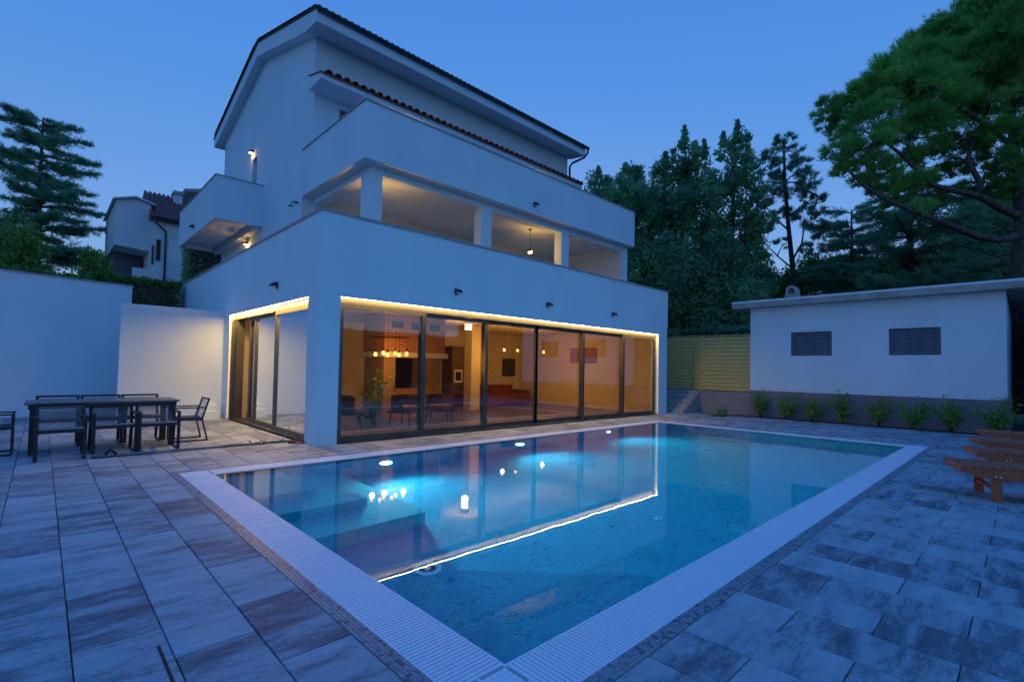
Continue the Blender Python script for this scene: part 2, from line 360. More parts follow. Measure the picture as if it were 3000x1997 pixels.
for a, b, c, d in slab_rects():
    if -3.14 < a and b < -2.95 and False: continue
    cs = [(a, c, 0), (b, c, 0), (b, d, 0), (a, d, 0)]
    vis = any(in_view(p) for p in cs)
    q = proj(((a+b)/2, (c+d)/2, 0)); size = (b-a)*(d-c)*(1/q[2]**3 if q else 0) if vis else 0
    slabs.append((size, a, b, c, d))
slabs.sort(reverse=True)
proto = {}
rest = MB()
for i, (size, a, b, c, d) in enumerate(slabs):
    dz = random.uniform(-.0022, .0012)
    if i < 300 and size > 0:
        key = (round(b-a, 3), round(d-c, 3))
        if key not in proto:
            u = MB(); u.cbox(-key[0]/2, key[0]/2, -key[1]/2, key[1]/2, -.05, 0); proto[key] = u.mesh('paving_slab')
        o = link('paving_slab', proto[key], M['slab'], deck)
        o.location = Vector(((a+b)/2, (c+d)/2, dz))-deck.location
        o.rotation_euler = (random.uniform(-.0015,.0015), random.uniform(-.0025,.0025), random.uniform(-.0015,.0015))
    else:
        rest.cbox(a, b, c, d, -.05, dz)
rest.build('paving_slabs', M['slab'], deck, kind='stuff')

# ---- slot drain in the slabs near the left edge, trench in front of the side patio
dr = thing('slot_drain', 'narrow dark slot drain set in the slabs near the left corner of the frame', 'drain', (-3.09, -6.1, 0))
g = MB(); g.box(-3.122,-3.108,-6.9,-5.775,-.03,.0022); g.build('drain_slot', pmat('drain_black', (.008,.009,.011), None, rough=.7), dr)
tr = MB(); tr.box(-2.995, -.012, .795, 1.085, -.0295, -.027); struct('trench_floor', tr, pmat('wet_black_soil', (.010,.010,.011), (.018,.017,.017), 20, .95, .6, 60))

# ---- pool basin
pool = thing('swimming_pool', 'rectangular overflow swimming pool lined with blue green mosaic', 'pool', (3.8, -4.3, 0))
del pool['category']; pool['kind'] = 'structure'
ZF = -1.32
g = MB()
g.add([(PX0,PY0,ZF),(PX1,PY0,ZF),(PX1,PY1,ZF),(PX0,PY1,ZF)], [(0,1,2,3)]); g.build('pool_floor', M['mosaic_pool'], pool)
g = MB()
for (x0,y0,x1,y1) in ((PX0,PY0,PX1,PY0),(PX1,PY0,PX1,PY1),(PX1,PY1,PX0,PY1),(PX0,PY1,PX0,PY0)):
    g.add([(x0,y0,ZF),(x1,y1,ZF),(x1,y1,-.03),(x0,y0,-.03)], [(3,2,1,0)])
me = bpy.data.meshes.new('pool_wall'); me.from_pydata(g.v, [], g.f); me.update(); link('pool_wall', me, M['mosaic_pool'], pool)
for x1, y1, z in ((-1.07,-2.72,-.31),(-.64,-3.22,-.61),(-.21,-3.85,-.91)):
    g = MB(); g.box(PX0+.001, x1, y1, PY1-.001, ZF+.001, z); g.build('pool_step', M['mosaic_step'], pool)
# tiles that can be told apart on the floor in the near corner
tp = .026; cand = []
for i in range(0, 110):
    for j in range(0, 110):
        cand.append((PX0+.03+i*tp, PY0+.03+j*tp))
cand = [(math.floor(x/tp)*tp+tp/2, math.floor(y/tp)*tp+tp/2) for x, y in cand]
cand.sort(key=lambda p: abs(p[0]-PX0-.85)+abs(p[1]-PY0-.75))
u = MB(); h = tp/2-.0012; u.cbox(-h,h,-h,h,-.001,.0035,.0012); ume = u.mesh('floor_tile'); many = MB()
for i, (x, y) in enumerate(cand):
    if i < 300:
        o = link('floor_tile', ume, M['mosaic_pool'], pool); o.location = Vector((x, y, ZF))-pool.location
    elif i < 6500: many.cbox(x-h, x+h, y-h, y+h, ZF-.001, ZF+.0035, .0012)
many.build('floor_tiles', M['mosaic_pool'], pool, kind='stuff')
# water
g = MB(); g.add([(PX0-.002,PY0-.002,-.008),(PX1+.002,PY0-.002,-.008),(PX1+.002,PY1+.002,-.008),(PX0-.002,PY1+.002,-.008)], [(0,1,2,3)])
struct('pool_water', g, M['water'])
# rim, gutter channel, grate rib
def ring(g, x0, x1, y0, y1, wd, z0, z1):
    g.box(x0-wd, x1+wd, y0-wd, y0, z0, z1); g.box(x0-wd, x1+wd, y1, y1+wd, z0, z1)
    g.box(x0-wd, x0, y0, y1, z0, z1); g.box(x1, x1+wd, y0, y1, z0, z1)
g = MB(); ring(g, PX0, PX1, PY0, PY1, .012, -.2, .001); g.build('pool_rim', M['plastic'], pool)
g = MB(); ring(g, OX0, OX1, OY0, OY1, .010, -.2, .001); g.build('grate_outer_rim', M['plastic'], pool)
g = MB(); ring(g, PX0-.013, PX1+.013, PY0-.013, PY1+.013, GW-.002, -.2, -.07); g.build('gutter_channel', M['plastic'], pool)
g = MB(); cx = (PX0-.012+OX0)/2; ring(g, cx+.006, PX1+PX0-cx-.006, PY0+cx-PX0+.006, PY1-cx+PX0-.006, .012, -.02, -.002); g.build('grate_rib', M['plastic'], pool)
# slats
sp, sw = .0288, .0205
L0, L1 = OX0+.001, PX0-.013
um = MB(); um.box(-(L1-L0)/2, (L1-L0)/2, -sw/2, sw/2, -.022, 0); slat_me = um.mesh('grate_slat')
pos = []
nY = int((PY1-PY0)/sp); nX = int((PX1-PX0)/sp)
for i in range(nY):
    y = PY0+.02+i*sp
    pos.append(((L0+L1)/2, y, 0)); pos.append((PX1+.013+(L1-L0)/2, y, 0))
for i in range(nX):
    x = PX0+.02+i*sp
    pos.append((x, (OY0+.001+PY0-.013)/2, 1)); pos.append((x, PY1+.013+(L1-L0)/2, 1))
def vis_key(p):
    return (0 if in_view((p[0], p[1], 0)) else 1, (p[0]-CAM.x)**2+(p[1]-CAM.y)**2)
pos.sort(key=vis_key); many = MB()
for i, (x, y, r) in enumerate(pos):
    if i < 300:
        o = link('grate_slat', slat_me, M['plastic'], pool); o.location = Vector((x, y, random.uniform(-.001,.0005)))-pool.location
        o.rotation_euler = (0, 0, (math.pi/2 if r else 0)+random.uniform(-.006,.006))
    elif r: many.box(x-sw/2, x+sw/2, y-(L1-L0)/2, y+(L1-L0)/2, -.022, random.uniform(-.001,.0005))
    else: many.box(x-(L1-L0)/2, x+(L1-L0)/2, y-sw/2, y+sw/2, -.022, random.uniform(-.001,.0005))
many.build('grate_slats', M['plastic'], pool, kind='stuff')
# corner plates with short slots
for sx, sy in ((0,0),(1,0),(0,1),(1,1)):
    bx = (OX0+.001, PX0-.013)[0] if not sx else PX1+.013; by = OY0+.001 if not sy else PY1+.013
    g = MB(); s = L1-L0; g.box(bx, bx+s, by, by+s, -.02, -.0035)
    ribs = 9
    for k in range(ribs):                      # chevron bars meeting on the diagonal
        t0 = (k+.12)*s/ribs; t1 = (k+.8)*s/ribs
        fx = lambda v: bx+v if not sx else bx+s-v
        fy = lambda v: by+v if not sy else by+s-v
        for a, b in ((t0, s-.004),):
            xx = sorted((fx(t0), fx(t1))); yy = sorted((fy(t1+.004), fy(s-.003)))
            if yy[1]-yy[0] > .01: g.box(xx[0], xx[1], yy[0], yy[1], -.004, .0)
            xx = sorted((fx(t0), fx(s-.003))); yy = sorted((fy(t0), fy(t1)))
            if xx[1]-xx[0] > .01: g.box(xx[0], xx[1], yy[0], yy[1], -.004, .0003)
    g.build('grate_corner', M['plastic'], pool)
# mosaic border
g = MB(); ring(g, OX0-.0105, OX1+.0105, OY0-.0105, OY1+.0105, MW-.0105, -.06, -.0022); g.build('grout_bed', M['concrete'], pool)
tiles = []
tw = (MW-.0105)/4
for r in range(4):
    off = .0105+(r+.5)*tw
    x0, x1, y0, y1 = OX0-off, OX1+off, OY0-off, OY1+off
    n1 = int((x1-x0)/tw); n2 = int((y1-y0)/tw)
    for i in range(n1+1):
        for y in (y0, y1): tiles.append((x0+i*(x1-x0)/n1, y))
    for i in range(1, n2):
        for x in (x0, x1): tiles.append((x, y0+i*(y1-y0)/n2))
tiles.sort(key=vis_key); h = tw/2-.0014
u = MB(); u.cbox(-h,h,-h,h,-.01,.001,.0012); ume = u.mesh('mosaic_tile'); many = MB()
for i, (x, y) in enumerate(tiles):
    if i < 300:
        o = link('mosaic_tile', ume, M['mosaic_edge'], pool); o.location = Vector((x, y, random.uniform(-.0012,.0004)))-pool.location
    else: many.cbox(x-h, x+h, y-h, y+h, -.01, .001+random.uniform(-.0012,.0004), .0012)
many.build('mosaic_tiles', M['mosaic_edge'], pool, kind='stuff')
# floor drain and inlets
d = thing('pool_drain', 'round white slotted drain on the pool floor below the steps', 'drain', (-.80, -4.78, ZF))
g = MB(); g.lathe((-.80,-4.78,ZF), [(.135,.0),(.135,.012),(.12,.016),(.115,.01),(.0,.01)], 28); g.build('drain_ring', M['plastic'], d)
for k in range(28):
    t = 2*math.pi*k/28; c, s = math.cos(t), math.sin(t)
    g = MB(); g.bar((-.80+.035*c,-4.78+.035*s,ZF+.013), (-.80+.088*c,-4.78+.088*s,ZF+.013), .006, .008); g.build('drain_slot', M['darkmetal'], d)
for (x, y), lb in (((2.09,-5.62), 'small round floor inlet in the middle of the pool'), ((4.36,-5.55), 'small round floor inlet towards the far end of the pool')):
    d = thing('floor_inlet', lb, 'inlet', (x, y, ZF), 'round inlets in the pool floor')
    g = MB(); g.lathe((x,y,ZF), [(.05,0),(.05,.012),(.03,.02),(0,.02)], 18); g.build('inlet_cover', M['plastic'], d)
    g = MB(); g.lathe((x,y,ZF+.0205), [(.022,0),(.022,.002),(0,.002)], 12); g.build('inlet_hole', M['darkmetal'], d)
for x, lb in ((.56,'lit underwater lamp nearest the pool steps'), (3.66,'lit underwater lamp in the middle of the long wall'), (6.86,'lit underwater lamp nearest the far end')):
    d = thing('pool_light', lb, 'pool light', (x, PY1, -.62), 'underwater lamps in the long wall')
    g = MB(); g.lathe((x,PY1,-.62), [(.10,0),(.10,-.02),(.08,-.03),(.072,-.02),(.072,0)], 24, 'y'); g.build('lamp_ring', M['plastic'], d)
    g = MB(); g.lathe((x,PY1,-.62), [(.07,-.004),(.07,-.02),(.04,-.028),(0,-.03)], 20, 'y'); g.build('lamp_lens', M['pool_led'], d)
    lamp('lamp_light', (x,PY1-.06,-.60), 66, d, (.12,.74,.92), .10, math.radians(128), (0,-1,-.04))
# ================================================================== the villa
V = thing('villa', 'large white rendered villa with three stepped storeys, terraces and a lit glass ground floor', 'house', (6.2, 7, 0))
LX, ZL, ZP = 12.43, 2.74, 4.32
XW0, XW1, YW0, YW1 = .405, 11.865, .505, 5.86
Pm = M['plaster']
g = MB()
# ground floor, front
g.box(0, XW0, 0, .36, -.05, ZL); g.box(XW1, LX, 0, .36, -.05, ZL); g.box(0, LX, 0, .36, ZL, 3.02)
g.box(0, LX+.04, 0, .22, 3.02, ZP-.04)
# side towards the patio
g.box(0, .36, .36, YW0, -.05, ZL); g.box(0, .36, YW1, 15, -.05, ZL); g.box(0, .36, .36, 15, ZL, 3.02); g.box(0, .22, .22, 15, 3.02, ZP-.04)
# far end, back
g.box(LX-.36, LX, .36, 8.2, -.05, 3.02); g.box(LX-.18, LX+.04, .22, 5, 3.02, ZP-.04)
g.build('ground_floor_wall', Pm, V)
g = MB(); g.box(.36, 12.07, 7.0, 7.3, .012, 2.95); g.build('back_wall', M['plaster_in'], V)
g = MB(); g.box(.361, .50, YW1+.02, 7.0, .012, 2.95); g.build('inner_lining', M['plaster_in'], V)
g = MB(); g.box(11.95, 12.069, .37, 7.0, .012, 2.95); g.build('inner_lining', M['plaster_in'], V)
g = MB(); g.box(.23, LX-.19, .23, 15, 3.02, 3.3); g.build('terrace_slab', M['concrete'], V)
g = MB(); g.box(.361, 12.069, .361, 6.999, 2.94, 3.019); g.build('ceiling', M['ceiling_in'], V)
g = MB(); g.box(.1, 12.069, .1, 6.999, -.04, .01); g.build('interior_floor', pmat('oak_floor', (.13,.085,.055), (.10,.065,.04), 3, .3, stretch=(1,8,1)), V)
g = MB(); g.box(-.03, LX+.07, -.03, .25, ZP-.04, ZP); g.box(-.03, .25, .25, 15, ZP-.04, ZP); g.box(LX-.21, LX+.07, .25, 5, ZP-.04, ZP)
g.build('lower_coping', M['stone'], V)
# first floor loggia
XA, YA, ZB = 1.778, 1.677, 5.965
g = MB()
for a, b in ((5.156,5.553),(8.594,8.968),(12.086,LX)):
    g = MB(); g.box(a, b, YA, YA+.3, 3.3, ZB); g.build('loggia_pillar', Pm, V)
g = MB(); g.box(XA, 2.10, YA, YA+.3, 3.3, ZB); g.box(XA, XA+.3, YA+.3, 2.12, 3.3, ZB); g.build('loggia_pillar', Pm, V)
g = MB(); g.box(XA, XA+.3, 4.9, 5.06, 3.3, ZB); g.build('loggia_pillar', Pm, V)
g = MB(); g.box(XA, LX, YA, YA+.3, ZB, 6.14); g.box(XA, XA+.3, YA+.3, 5.06, ZB, 6.14); g.build('loggia_beam', Pm, V)
g = MB(); g.box(12.15, LX, YA+.3, 5.06, 3.3, 6.14); g.box(XA+.3, 12.15, 5.04, 5.06, 3.3, 6.14); g.build('loggia_wall', Pm, V)
# second floor slab, parapet
XG, YP, ZQ = 1.478, 1.377, 7.476
g = MB(); g.box(XG+.22, LX-.2, YP+.22, 5.06, 6.14, 6.36); g.build('upper_terrace_slab', Pm, V)
g = MB(); g.box(XG, LX, YP, YP+.22, 6.14, ZQ-.035); g.box(XG, XG+.22, YP+.22, 4.4, 6.14, ZQ-.035); g.box(LX-.2, LX, YP+.22, 5.06, 6.14, ZQ-.035)
g.box(XG, XG+.22, 4.4, 5.06, 6.14, 6.2)
g.build('upper_parapet', Pm, V)
g = MB(); g.box(XG-.025, LX+.025, YP-.025, YP+.245, ZQ-.035, ZQ); g.box(XG-.025, XG+.245, YP+.245, 4.4, ZQ-.035, ZQ); g.box(XG-.025, XG-.001, 4.4, 5.08, ZQ-.035, ZQ)
g.box(LX-.225, LX+.025, YP+.245, 5.06, ZQ-.035, ZQ); g.build('upper_coping', M['stone'], V)
# main block with the gable end
YF, YB, ZE, YR, ZR, XR = 4.4, 13.5, 10.5, 8.75, 11.83, 12.05
def ztop(y): return ZE+(ZR-ZE)*((y-YF)/(YR-YF) if y < YR else (YB-y)/(YB-YR))
g = MB()
def slice_(y0, y1, z0):
    ysl = [y0] + ([YR] if y0 < YR < y1 else []) + [y1]
    g.prism([(y0, z0), (y1, z0)] + [(y, ztop(y)) for y in reversed(ysl)], 'x', XG, XR)
DY_0, DY_1, DZ = 9.22, 9.72, 8.55                         # narrow door onto the side balcony
slice_(YF, 5.06, 6.2); slice_(5.06, DY_0, 3.3); slice_(DY_1, YB, 3.3)
g.box(XG+.28, XR, DY_0, DY_1, 3.3, DZ); g.box(XG, XG+.28, DY_0, DY_1, 3.3, 6.3)
slice_(DY_0, DY_1, DZ)
g.build('upper_wall', Pm, V)
dd = MB(); dd.box(XG+.2, XG+.279, DY_0+.001, DY_1-.001, 6.301, DZ-.001); bd = dd.build('balcony_door', M['darkmetal'], V)
dd = MB(); dd.box(XG+.19, XG+.2, DY_0+.08, DY_1-.08, 6.5, DZ-.1); dd.build('door_glass', M['darkglass'], bd)
# terrace window just above the parapet
win = MB(); win.box(2.2, 3.1, YF-.02, YF-.001, 7.0, 8.62); wf = win.build('terrace_window', M['frame'], V)
win = MB(); win.box(2.28, 3.02, YF-.026, YF-.02, 7.08, 8.54); win.build('window_glass', M['darkglass'], wf)
# roof: boxed eaves and rakes, tiles, gutter
RX0, RX1, RF, RB = 1.2, 12.3, 3.66, 14.05
g = MB(); g.prism([(RF,10.28),(RF,10.60),(8.55,12.03),(RB,10.60),(RB,10.28),(13.5,10.36),(8.62,11.60),(4.4,10.36)], 'x', RX0, RX1)
roof = g.build('roof', Pm, V)
g = MB()
nt_ = 64; stepx = (RX1-RX0+.1)/nt_
def tile_mesh(length, r, n=7):
    vs = []; k = n
    for t, rr in ((0, r), (length, r*.86)):
        for i in range(k+1):
            a = math.pi*i/k; vs.append((rr*math.cos(a), t, rr*math.sin(a)))
        for i in range(k+1):
            a = math.pi*i/k; vs.append(((rr-.016)*math.cos(a), t, (rr-.016)*math.sin(a)))
    f = []; m = k+1
    for i in range(k):
        f += [(i, i+1, 2*m+i+1, 2*m+i), (m+i, 3*m+i, 3*m+i+1, m+i+1), (i, m+i, m+i+1, i+1), (2*m+i, 2*m+i+1, 3*m+i+1, 3*m+i)]
    f += [(0, 2*m, 3*m, m), (k, m+k, 3*m+k, 2*m+k)]
    u = MB(); u.add(vs, f); return u.mesh('roof_tile')
tm = tile_mesh(.42, .082); sl = math.atan2(12.03-10.60, 8.55-RF)
g = MB(); g.prism([(RF-.05,10.602),(RF-.05,10.64),(8.55,12.075),(8.55,12.032)], 'x', RX0-.03, RX1+.03); g.prism([(RB+.05,10.602),(8.55,12.032),(8.55,12.075),(RB+.05,10.64)], 'x', RX0-.03, RX1+.03)
g.build('tile_bed', M['oldtile'], roof)
for i in range(nt_):                                      # eaves course, seen above the gutter
    o = link('roof_tile', tm, M['oldtile'], roof); o.location = (RX0+stepx*(i+.5)-.05, RF-.06, 10.605); o.rotation_euler = (sl, 0, 0)
o_ = []
tm2 = tm.copy(); tm2.materials.clear(); tm2.materials.append(M['oldtile'])
for side in (0, 1):                                       # verge courses along the gable
    for j in range(14 if side == 0 else 16):
        t = (j+.5)/(14 if side == 0 else 16)
        o = link('verge_tile', tm2, M['oldtile'], roof)
        if side == 0: o.location = (RX0+.02, RF-.05+t*(8.4-RF), 10.645+t*1.40); o.rotation_euler = (sl, 0, 0)
        else: o.location = (RX0+.02, RB+.05-t*(RB-8.7), 10.645+t*1.40); o.rotation_euler = (sl*.88, 0, math.pi)
many = MB()
for c_ in range(1, 12):                                    # the rest of the front and rear slopes, unseen from the pool
    for i in range(nt_):
        x = RX0+stepx*(i+.5)-.05; y = RF-.09+c_*.4; z = 10.64+c_*.4*math.tan(sl)
        many.add([(x-.11,y,z),(x,y,z+.11),(x+.11,y,z),(x-.1,y+.42,z+.125),(x,y+.42,z+.215),(x+.1,y+.42,z+.125)], [(0,1,4,3),(1,2,5,4)])
        y2 = RB+.09-c_*.44; many.add([(x-.11,y2,z),(x,y2,z+.11),(x+.11,y2,z),(x-.1,y2-.45,z+.125),(x,y2-.45,z+.215),(x+.1,y2-.45,z+.125)], [(0,3,4,1),(1,4,5,2)])
many.build('roof_tiles', M['oldtile'], roof, kind='stuff')
g = MB(); g.tube([(RX0,8.55,12.1),(RX1,8.55,12.1)], .11, 8); g.build('ridge_tile', M['oldtile'], roof)
gut = MB()
prof = [(.075*math.cos(a), .075*math.sin(a)) for a in np.linspace(math.pi, 2*math.pi, 9)]
gy, gz = RF-.085, 10.60
outer = [(gy+y, gz+z) for y, z in prof]; inner = [(gy+y*.85, gz+z*.85) for y, z in reversed(prof)]
gut.prism(outer+inner, 'x', RX0-.02, RX1+.1); gut.build('gutter', M['zinc'], V)
g = MB(); g.tube([(RX1+.05,gy,gz-.06),(RX1+.05,gy,gz-.2),(RX1+.02,gy+.15,gz-.36),(XR+.1,YF-.2,gz-.5),(XR+.08,YF-.06,gz-.62),(XR+.08,YF-.06,7.6)], .045, 8); g.build('downpipe', M['zinc'], V, True)
# tiled canopy over the upper terrace
cy0, cz = 3.6, 8.82
g = MB(); g.prism([(cy0,cz),(cy0,cz+.15),(4.399,cz+.37),(4.399,cz)], 'x', 1.33, 12.02); can = g.build('canopy', Pm, V)
nct = 44; tm3 = tile_mesh(.5, .105); tsl = math.atan2(.22, .8)
for i in range(nct):
    x = 1.36+.02+(i+.5)*(10.62/nct)
    for c_ in (0, 1):
        o = link('canopy_tile', tm3, M['terracotta'], can); o.location = (x+random.uniform(-.006,.006), cy0-.1+c_*.40, cz+.135+c_*.40*math.tan(tsl)+c_*.012); o.rotation_euler = (tsl+random.uniform(-.015,.015), 0, random.uniform(-.02,.02))
g = MB(); g.prism([(cy0-.06,cz+.135),(cy0-.06,cz+.16),(4.398,cz+.395),(4.398,cz+.371)], 'x', 1.30, 12.05); g.build('canopy_tile_bed', M['terracotta'], can)
# side balcony
BX, BY0, BY1, BZ0, BZ1 = .105, 8.4, 13.9, 5.95, 7.32
g = MB(); g.box(BX, XG, BY0, BY0+.16, BZ0, BZ1-.03); g.box(BX, BX+.16, BY0+.16, BY1, BZ0, BZ1-.03); g.box(BX+.16, XG, BY1-.16, BY1, BZ0, BZ1-.03)
g.box(BX+.16, XG, BY0+.16, BY1-.16, 6.06, 6.28)
g.box(XG-.22, XG, BY0+.17, BY1-.17, 5.86, 6.059)
g.build('side_balcony', Pm, V)
g = MB(); g.box(BX-.025, XG, BY0-.025, BY0+.18, BZ1-.03, BZ1); g.box(BX-.025, BX+.18, BY0+.18, BY1+.02, BZ1-.03, BZ1); g.build('balcony_coping', M['stone'], V)
# ground-floor back part of the upper block (stands on the terrace)
# ---- sliding glazing, front: six leaves on alternating tracks
MX = [.43, 2.33, 4.17, 6.00, 7.94, 9.91, 11.84]
def leaf(x0, x1, y, z0, z1, name='sliding_window'):
    st = .092
    f = MB(); f.box(x0, x0+st, y-.035, y+.035, z0, z1); f.box(x1-st, x1, y-.035, y+.035, z0, z1)
    f.box(x0+st, x1-st, y-.035, y+.035, z0, z0+.09); f.box(x0+st, x1-st, y-.035, y+.035, z1-.075, z1)
    o = f.build(name, M['frame'], V)
    p = MB(); p.add([(x0+st-.01,y,z0+.08),(x1-st+.01,y,z0+.08),(x1-st+.01,y,z1-.065),(x0+st-.01,y,z1-.065)], [(0,1,2,3)])
    p.build('pane', M['glass'], o); return o
tracks = [.14, .215, .29, .29, .215, .14]
for i in range(6):
    leaf(MX[i]-.05 if i else MX[0], MX[i+1]+.05 if i < 5 else MX[6], tracks[i], .03, 2.62)
g = MB(); g.box(XW0+.001, XW1-.001, .05, .335, -.03, .028); g.box(XW0+.001, XW1-.001, .10, .335, 2.625, ZL-.001); g.build('window_track', M['frame'], V)
g = MB(); g.add([(XW0+.01,.004,ZL-.004),(XW1-.01,.004,ZL-.004),(XW1-.01,.018,ZL-.004),(XW0+.01,.018,ZL-.004)], [(0,3,2,1)]); g.build('led_or_jamb_glow', M['led'], V)
g = MB(); g.box(XW1-.02, XW1-.002, .012, .04, .02, ZL-.03); g.build('led_or_jamb_glow', emat('lit_jamb_glow', (1,.74,.42), .06), V)  # added glowing strip, stands in for the warmly lit jamb face
g = MB(); g.box(XW0+.005, XW1-.005, .002, .021, ZL-.0034, ZL-.0005); g.build('led_glow_shield', M['frame'], V)  # added cover that blocks the strip's upward glow
g = MB(); g.box(.002, .021, YW0+.005, YW1-.005, ZL-.0034, ZL-.0005); g.build('led_glow_shield', M['frame'], V)  # same added cover above the side strip
# ---- sliding glazing, side: leaf frames towards the patio, one leaf left open
def leafY(y0, y1, x, z0, z1, name='sliding_door'):
    st = .085
    f = MB(); f.box(x-.035, x+.035, y0, y0+st, z0, z1); f.box(x-.035, x+.035, y1-st, y1, z0, z1)
    f.box(x-.035, x+.035, y0+st, y1-st, z0, z0+.09); f.box(x-.035, x+.035, y0+st, y1-st, z1-.075, z1)
    o = f.build(name, M['frame'], V)
    p = MB(); p.add([(x,y0+st-.01,z0+.08),(x,y1-st+.01,z0+.08),(x,y1-st+.01,z1-.065),(x,y0+st-.01,z1-.065)], [(0,1,2,3)])
    p.build('pane', M['glass'], o); return o
leafY(.53, 2.62, .14, .03, 2.62); leafY(2.50, 4.30, .215, .03, 2.62); leafY(3.2, 4.95, .29, .03, 2.62)
g = MB(); g.box(.05, .335, YW0+.001, YW1-.001, -.03, .028); g.box(.10, .335, YW0+.001, YW1-.001, 2.625, ZL-.001)
g.box(.05, .335, YW1-.07, YW1-.001, .028, 2.625); g.box(.13, .30, YW1-.28, YW1-.071, .028, 2.625); g.build('door_track', M['frame'], V)
g = MB(); g.add([(.004,YW0+.01,ZL-.004),(.018,YW0+.01,ZL-.004),(.018,YW1-.01,ZL-.004),(.004,YW1-.01,ZL-.004)], [(0,3,2,1)]); g.build('led_or_jamb_glow', M['led_side'], V)
g = MB(); g.box(.012, .04, YW1-.02, YW1-.002, .02, ZL-.03); g.build('led_or_jamb_glow', bpy.data.materials['lit_jamb_glow'], V)  # added glow for the lit jamb of the side opening
# ================================================================== garden walls, outbuilding, fence, steps
wl = thing('patio_wall', 'low white wall beside the open sliding door, lit warm', 'wall', (-1.1, 6.4, 0))
g = MB(); g.box(-2.235, -.001, 6.38, 6.62, -.05, 2.89); g.build('wall_body', Pm, wl)
wl = thing('boundary_wall', 'tall unlit white garden wall behind the dining table', 'wall', (-6, 9, 0))
ZT = 3.70
g = MB(); g.prism([(-14,-.05),(-1.78,-.05),(-1.78,ZT-.09),(-14,ZT+.26)], 'y', 8.9, 9.15); g.build('wall_body', Pm, wl)
g = MB(); g.prism([(-14,ZT+.26),(-1.75,ZT-.09),(-1.75,ZT-.05),(-14,ZT+.30)], 'y', 8.87, 9.18); g.build('wall_coping', M['stone'], wl)
# outbuilding
OB = thing('outbuilding', 'low white garden building with two louvred windows and a flat roof slab', 'outbuilding', (14.3, -5.3, 0))
OX, OYa, OYb = 14.21, -2.18, -8.47
g = MB()
wins = ((-4.62,-3.46,2.06,2.83), (-7.20,-6.05,2.06,2.83))
yy = [OYb] + [v for w_ in reversed(wins) for v in w_[:2]] + [OYa]
for i in range(0, 6, 2): g.box(OX, OX+.3, yy[i], yy[i+1], .88, 3.70)
for a, b, z0, z1 in wins: g.box(OX, OX+.3, a, b, .88, z0); g.box(OX, OX+.3, a, b, z1, 3.70)
g.box(OX+.3, 19.5, OYb, OYb+.3, -.05, 3.70); g.box(OX+.3, 19.5, OYa-.3, OYa, -.05, 3.70); g.box(19.2, 19.5, OYb+.3, OYa-.3, -.05, 3.70)
g.build('wall_body', Pm, OB)
g = MB(); g.box(OX-.02, OX+.3, OYb-.02, OYa, -.05, .879); g.build('plinth', M['plinth'], OB)
g = MB(); g.box(OX-.35, 19.8, OYb-.35, OYa+.50, 3.701, 3.93); g.build('roof_slab', M['concrete'], OB)
g = MB(); g.box(OX-.353, OX-.34, OYb-.35, OYa+.50, 3.875, 3.937); g.build('roof_trim', Pm, OB)
for a, b, z0, z1 in wins:
    f = MB(); f.box(OX+.03, OX+.12, a, b, z0, z0+.05); f.box(OX+.03, OX+.12, a, b, z1-.05, z1); f.box(OX+.03, OX+.12, a, a+.05, z0+.05, z1-.05); f.box(OX+.03, OX+.12, b-.05, b, z0+.05, z1-.05)
    fr = f.build('window_shutter', M['shutter'], OB)
    mid = (a+b)/2
    f = MB(); f.box(OX+.025, OX+.10, mid-.055, mid+.055, z0+.051, z1-.051); f.build('shutter_stile', M['shutter'], fr)
    f = MB(); f.box(OX+.14, OX+.16, a+.001, b-.001, z0+.001, z1-.001); f.build('shutter_back', M['shutter'], fr)
    for y0, y1 in ((a+.05, mid-.055), (mid+.055, b-.05)):
        f = MB(); f.box(OX+.03, OX+.11, y0, y0+.06, z0+.051, z1-.051); f.build('shutter_stile', M['shutter'], fr)
        f = MB(); f.box(OX+.03, OX+.11, y1-.06, y1, z0+.051, z1-.051); f.build('shutter_stile', M['shutter'], fr)
        nl = 9
        for k in range(nl):
            zc = z0+.05+(k+.5)*(z1-z0-.1)/nl
            f = MB(); f.bar((OX+.07, y0+.06, zc), (OX+.07, y1-.06, zc), .072, .011, up=(-.75, 0, .66)); f.build('louvre', M['louvre'], fr)
ch = thing('roof_vent', 'small white domed chimney cowl on the flat roof', 'chimney', (14.9, -3.3, 3.9))
g = MB(); g.prism([(-3.62,3.90),(-3.0,3.90),(-3.06,4.02),(-3.56,4.02)], 'x', 14.6, 15.2); g.build('cowl_base', M['concrete'], ch)
g = MB(); g.box(14.66, 15.14, -3.54, -3.08, 4.021, 4.22); g.build('cowl_collar', M['concrete'], ch)
g = MB(); pr = [(-3.52,4.221),(-3.42,4.221)] + [(-3.31-.11*math.cos(t), 4.36+.11*math.sin(t)) for t in np.linspace(0, math.pi, 8)] + [(-3.20,4.221),(-3.10,4.221)] + [(-3.31+.21*math.cos(t), 4.36+.21*math.sin(t)) for t in np.linspace(0, math.pi, 12)]
g.prism(pr, 'x', 14.68, 15.12); g.build('cowl_hood', M['concrete'], ch)
ch.location.z += .032; ch.scale = (.8, .8, .8)
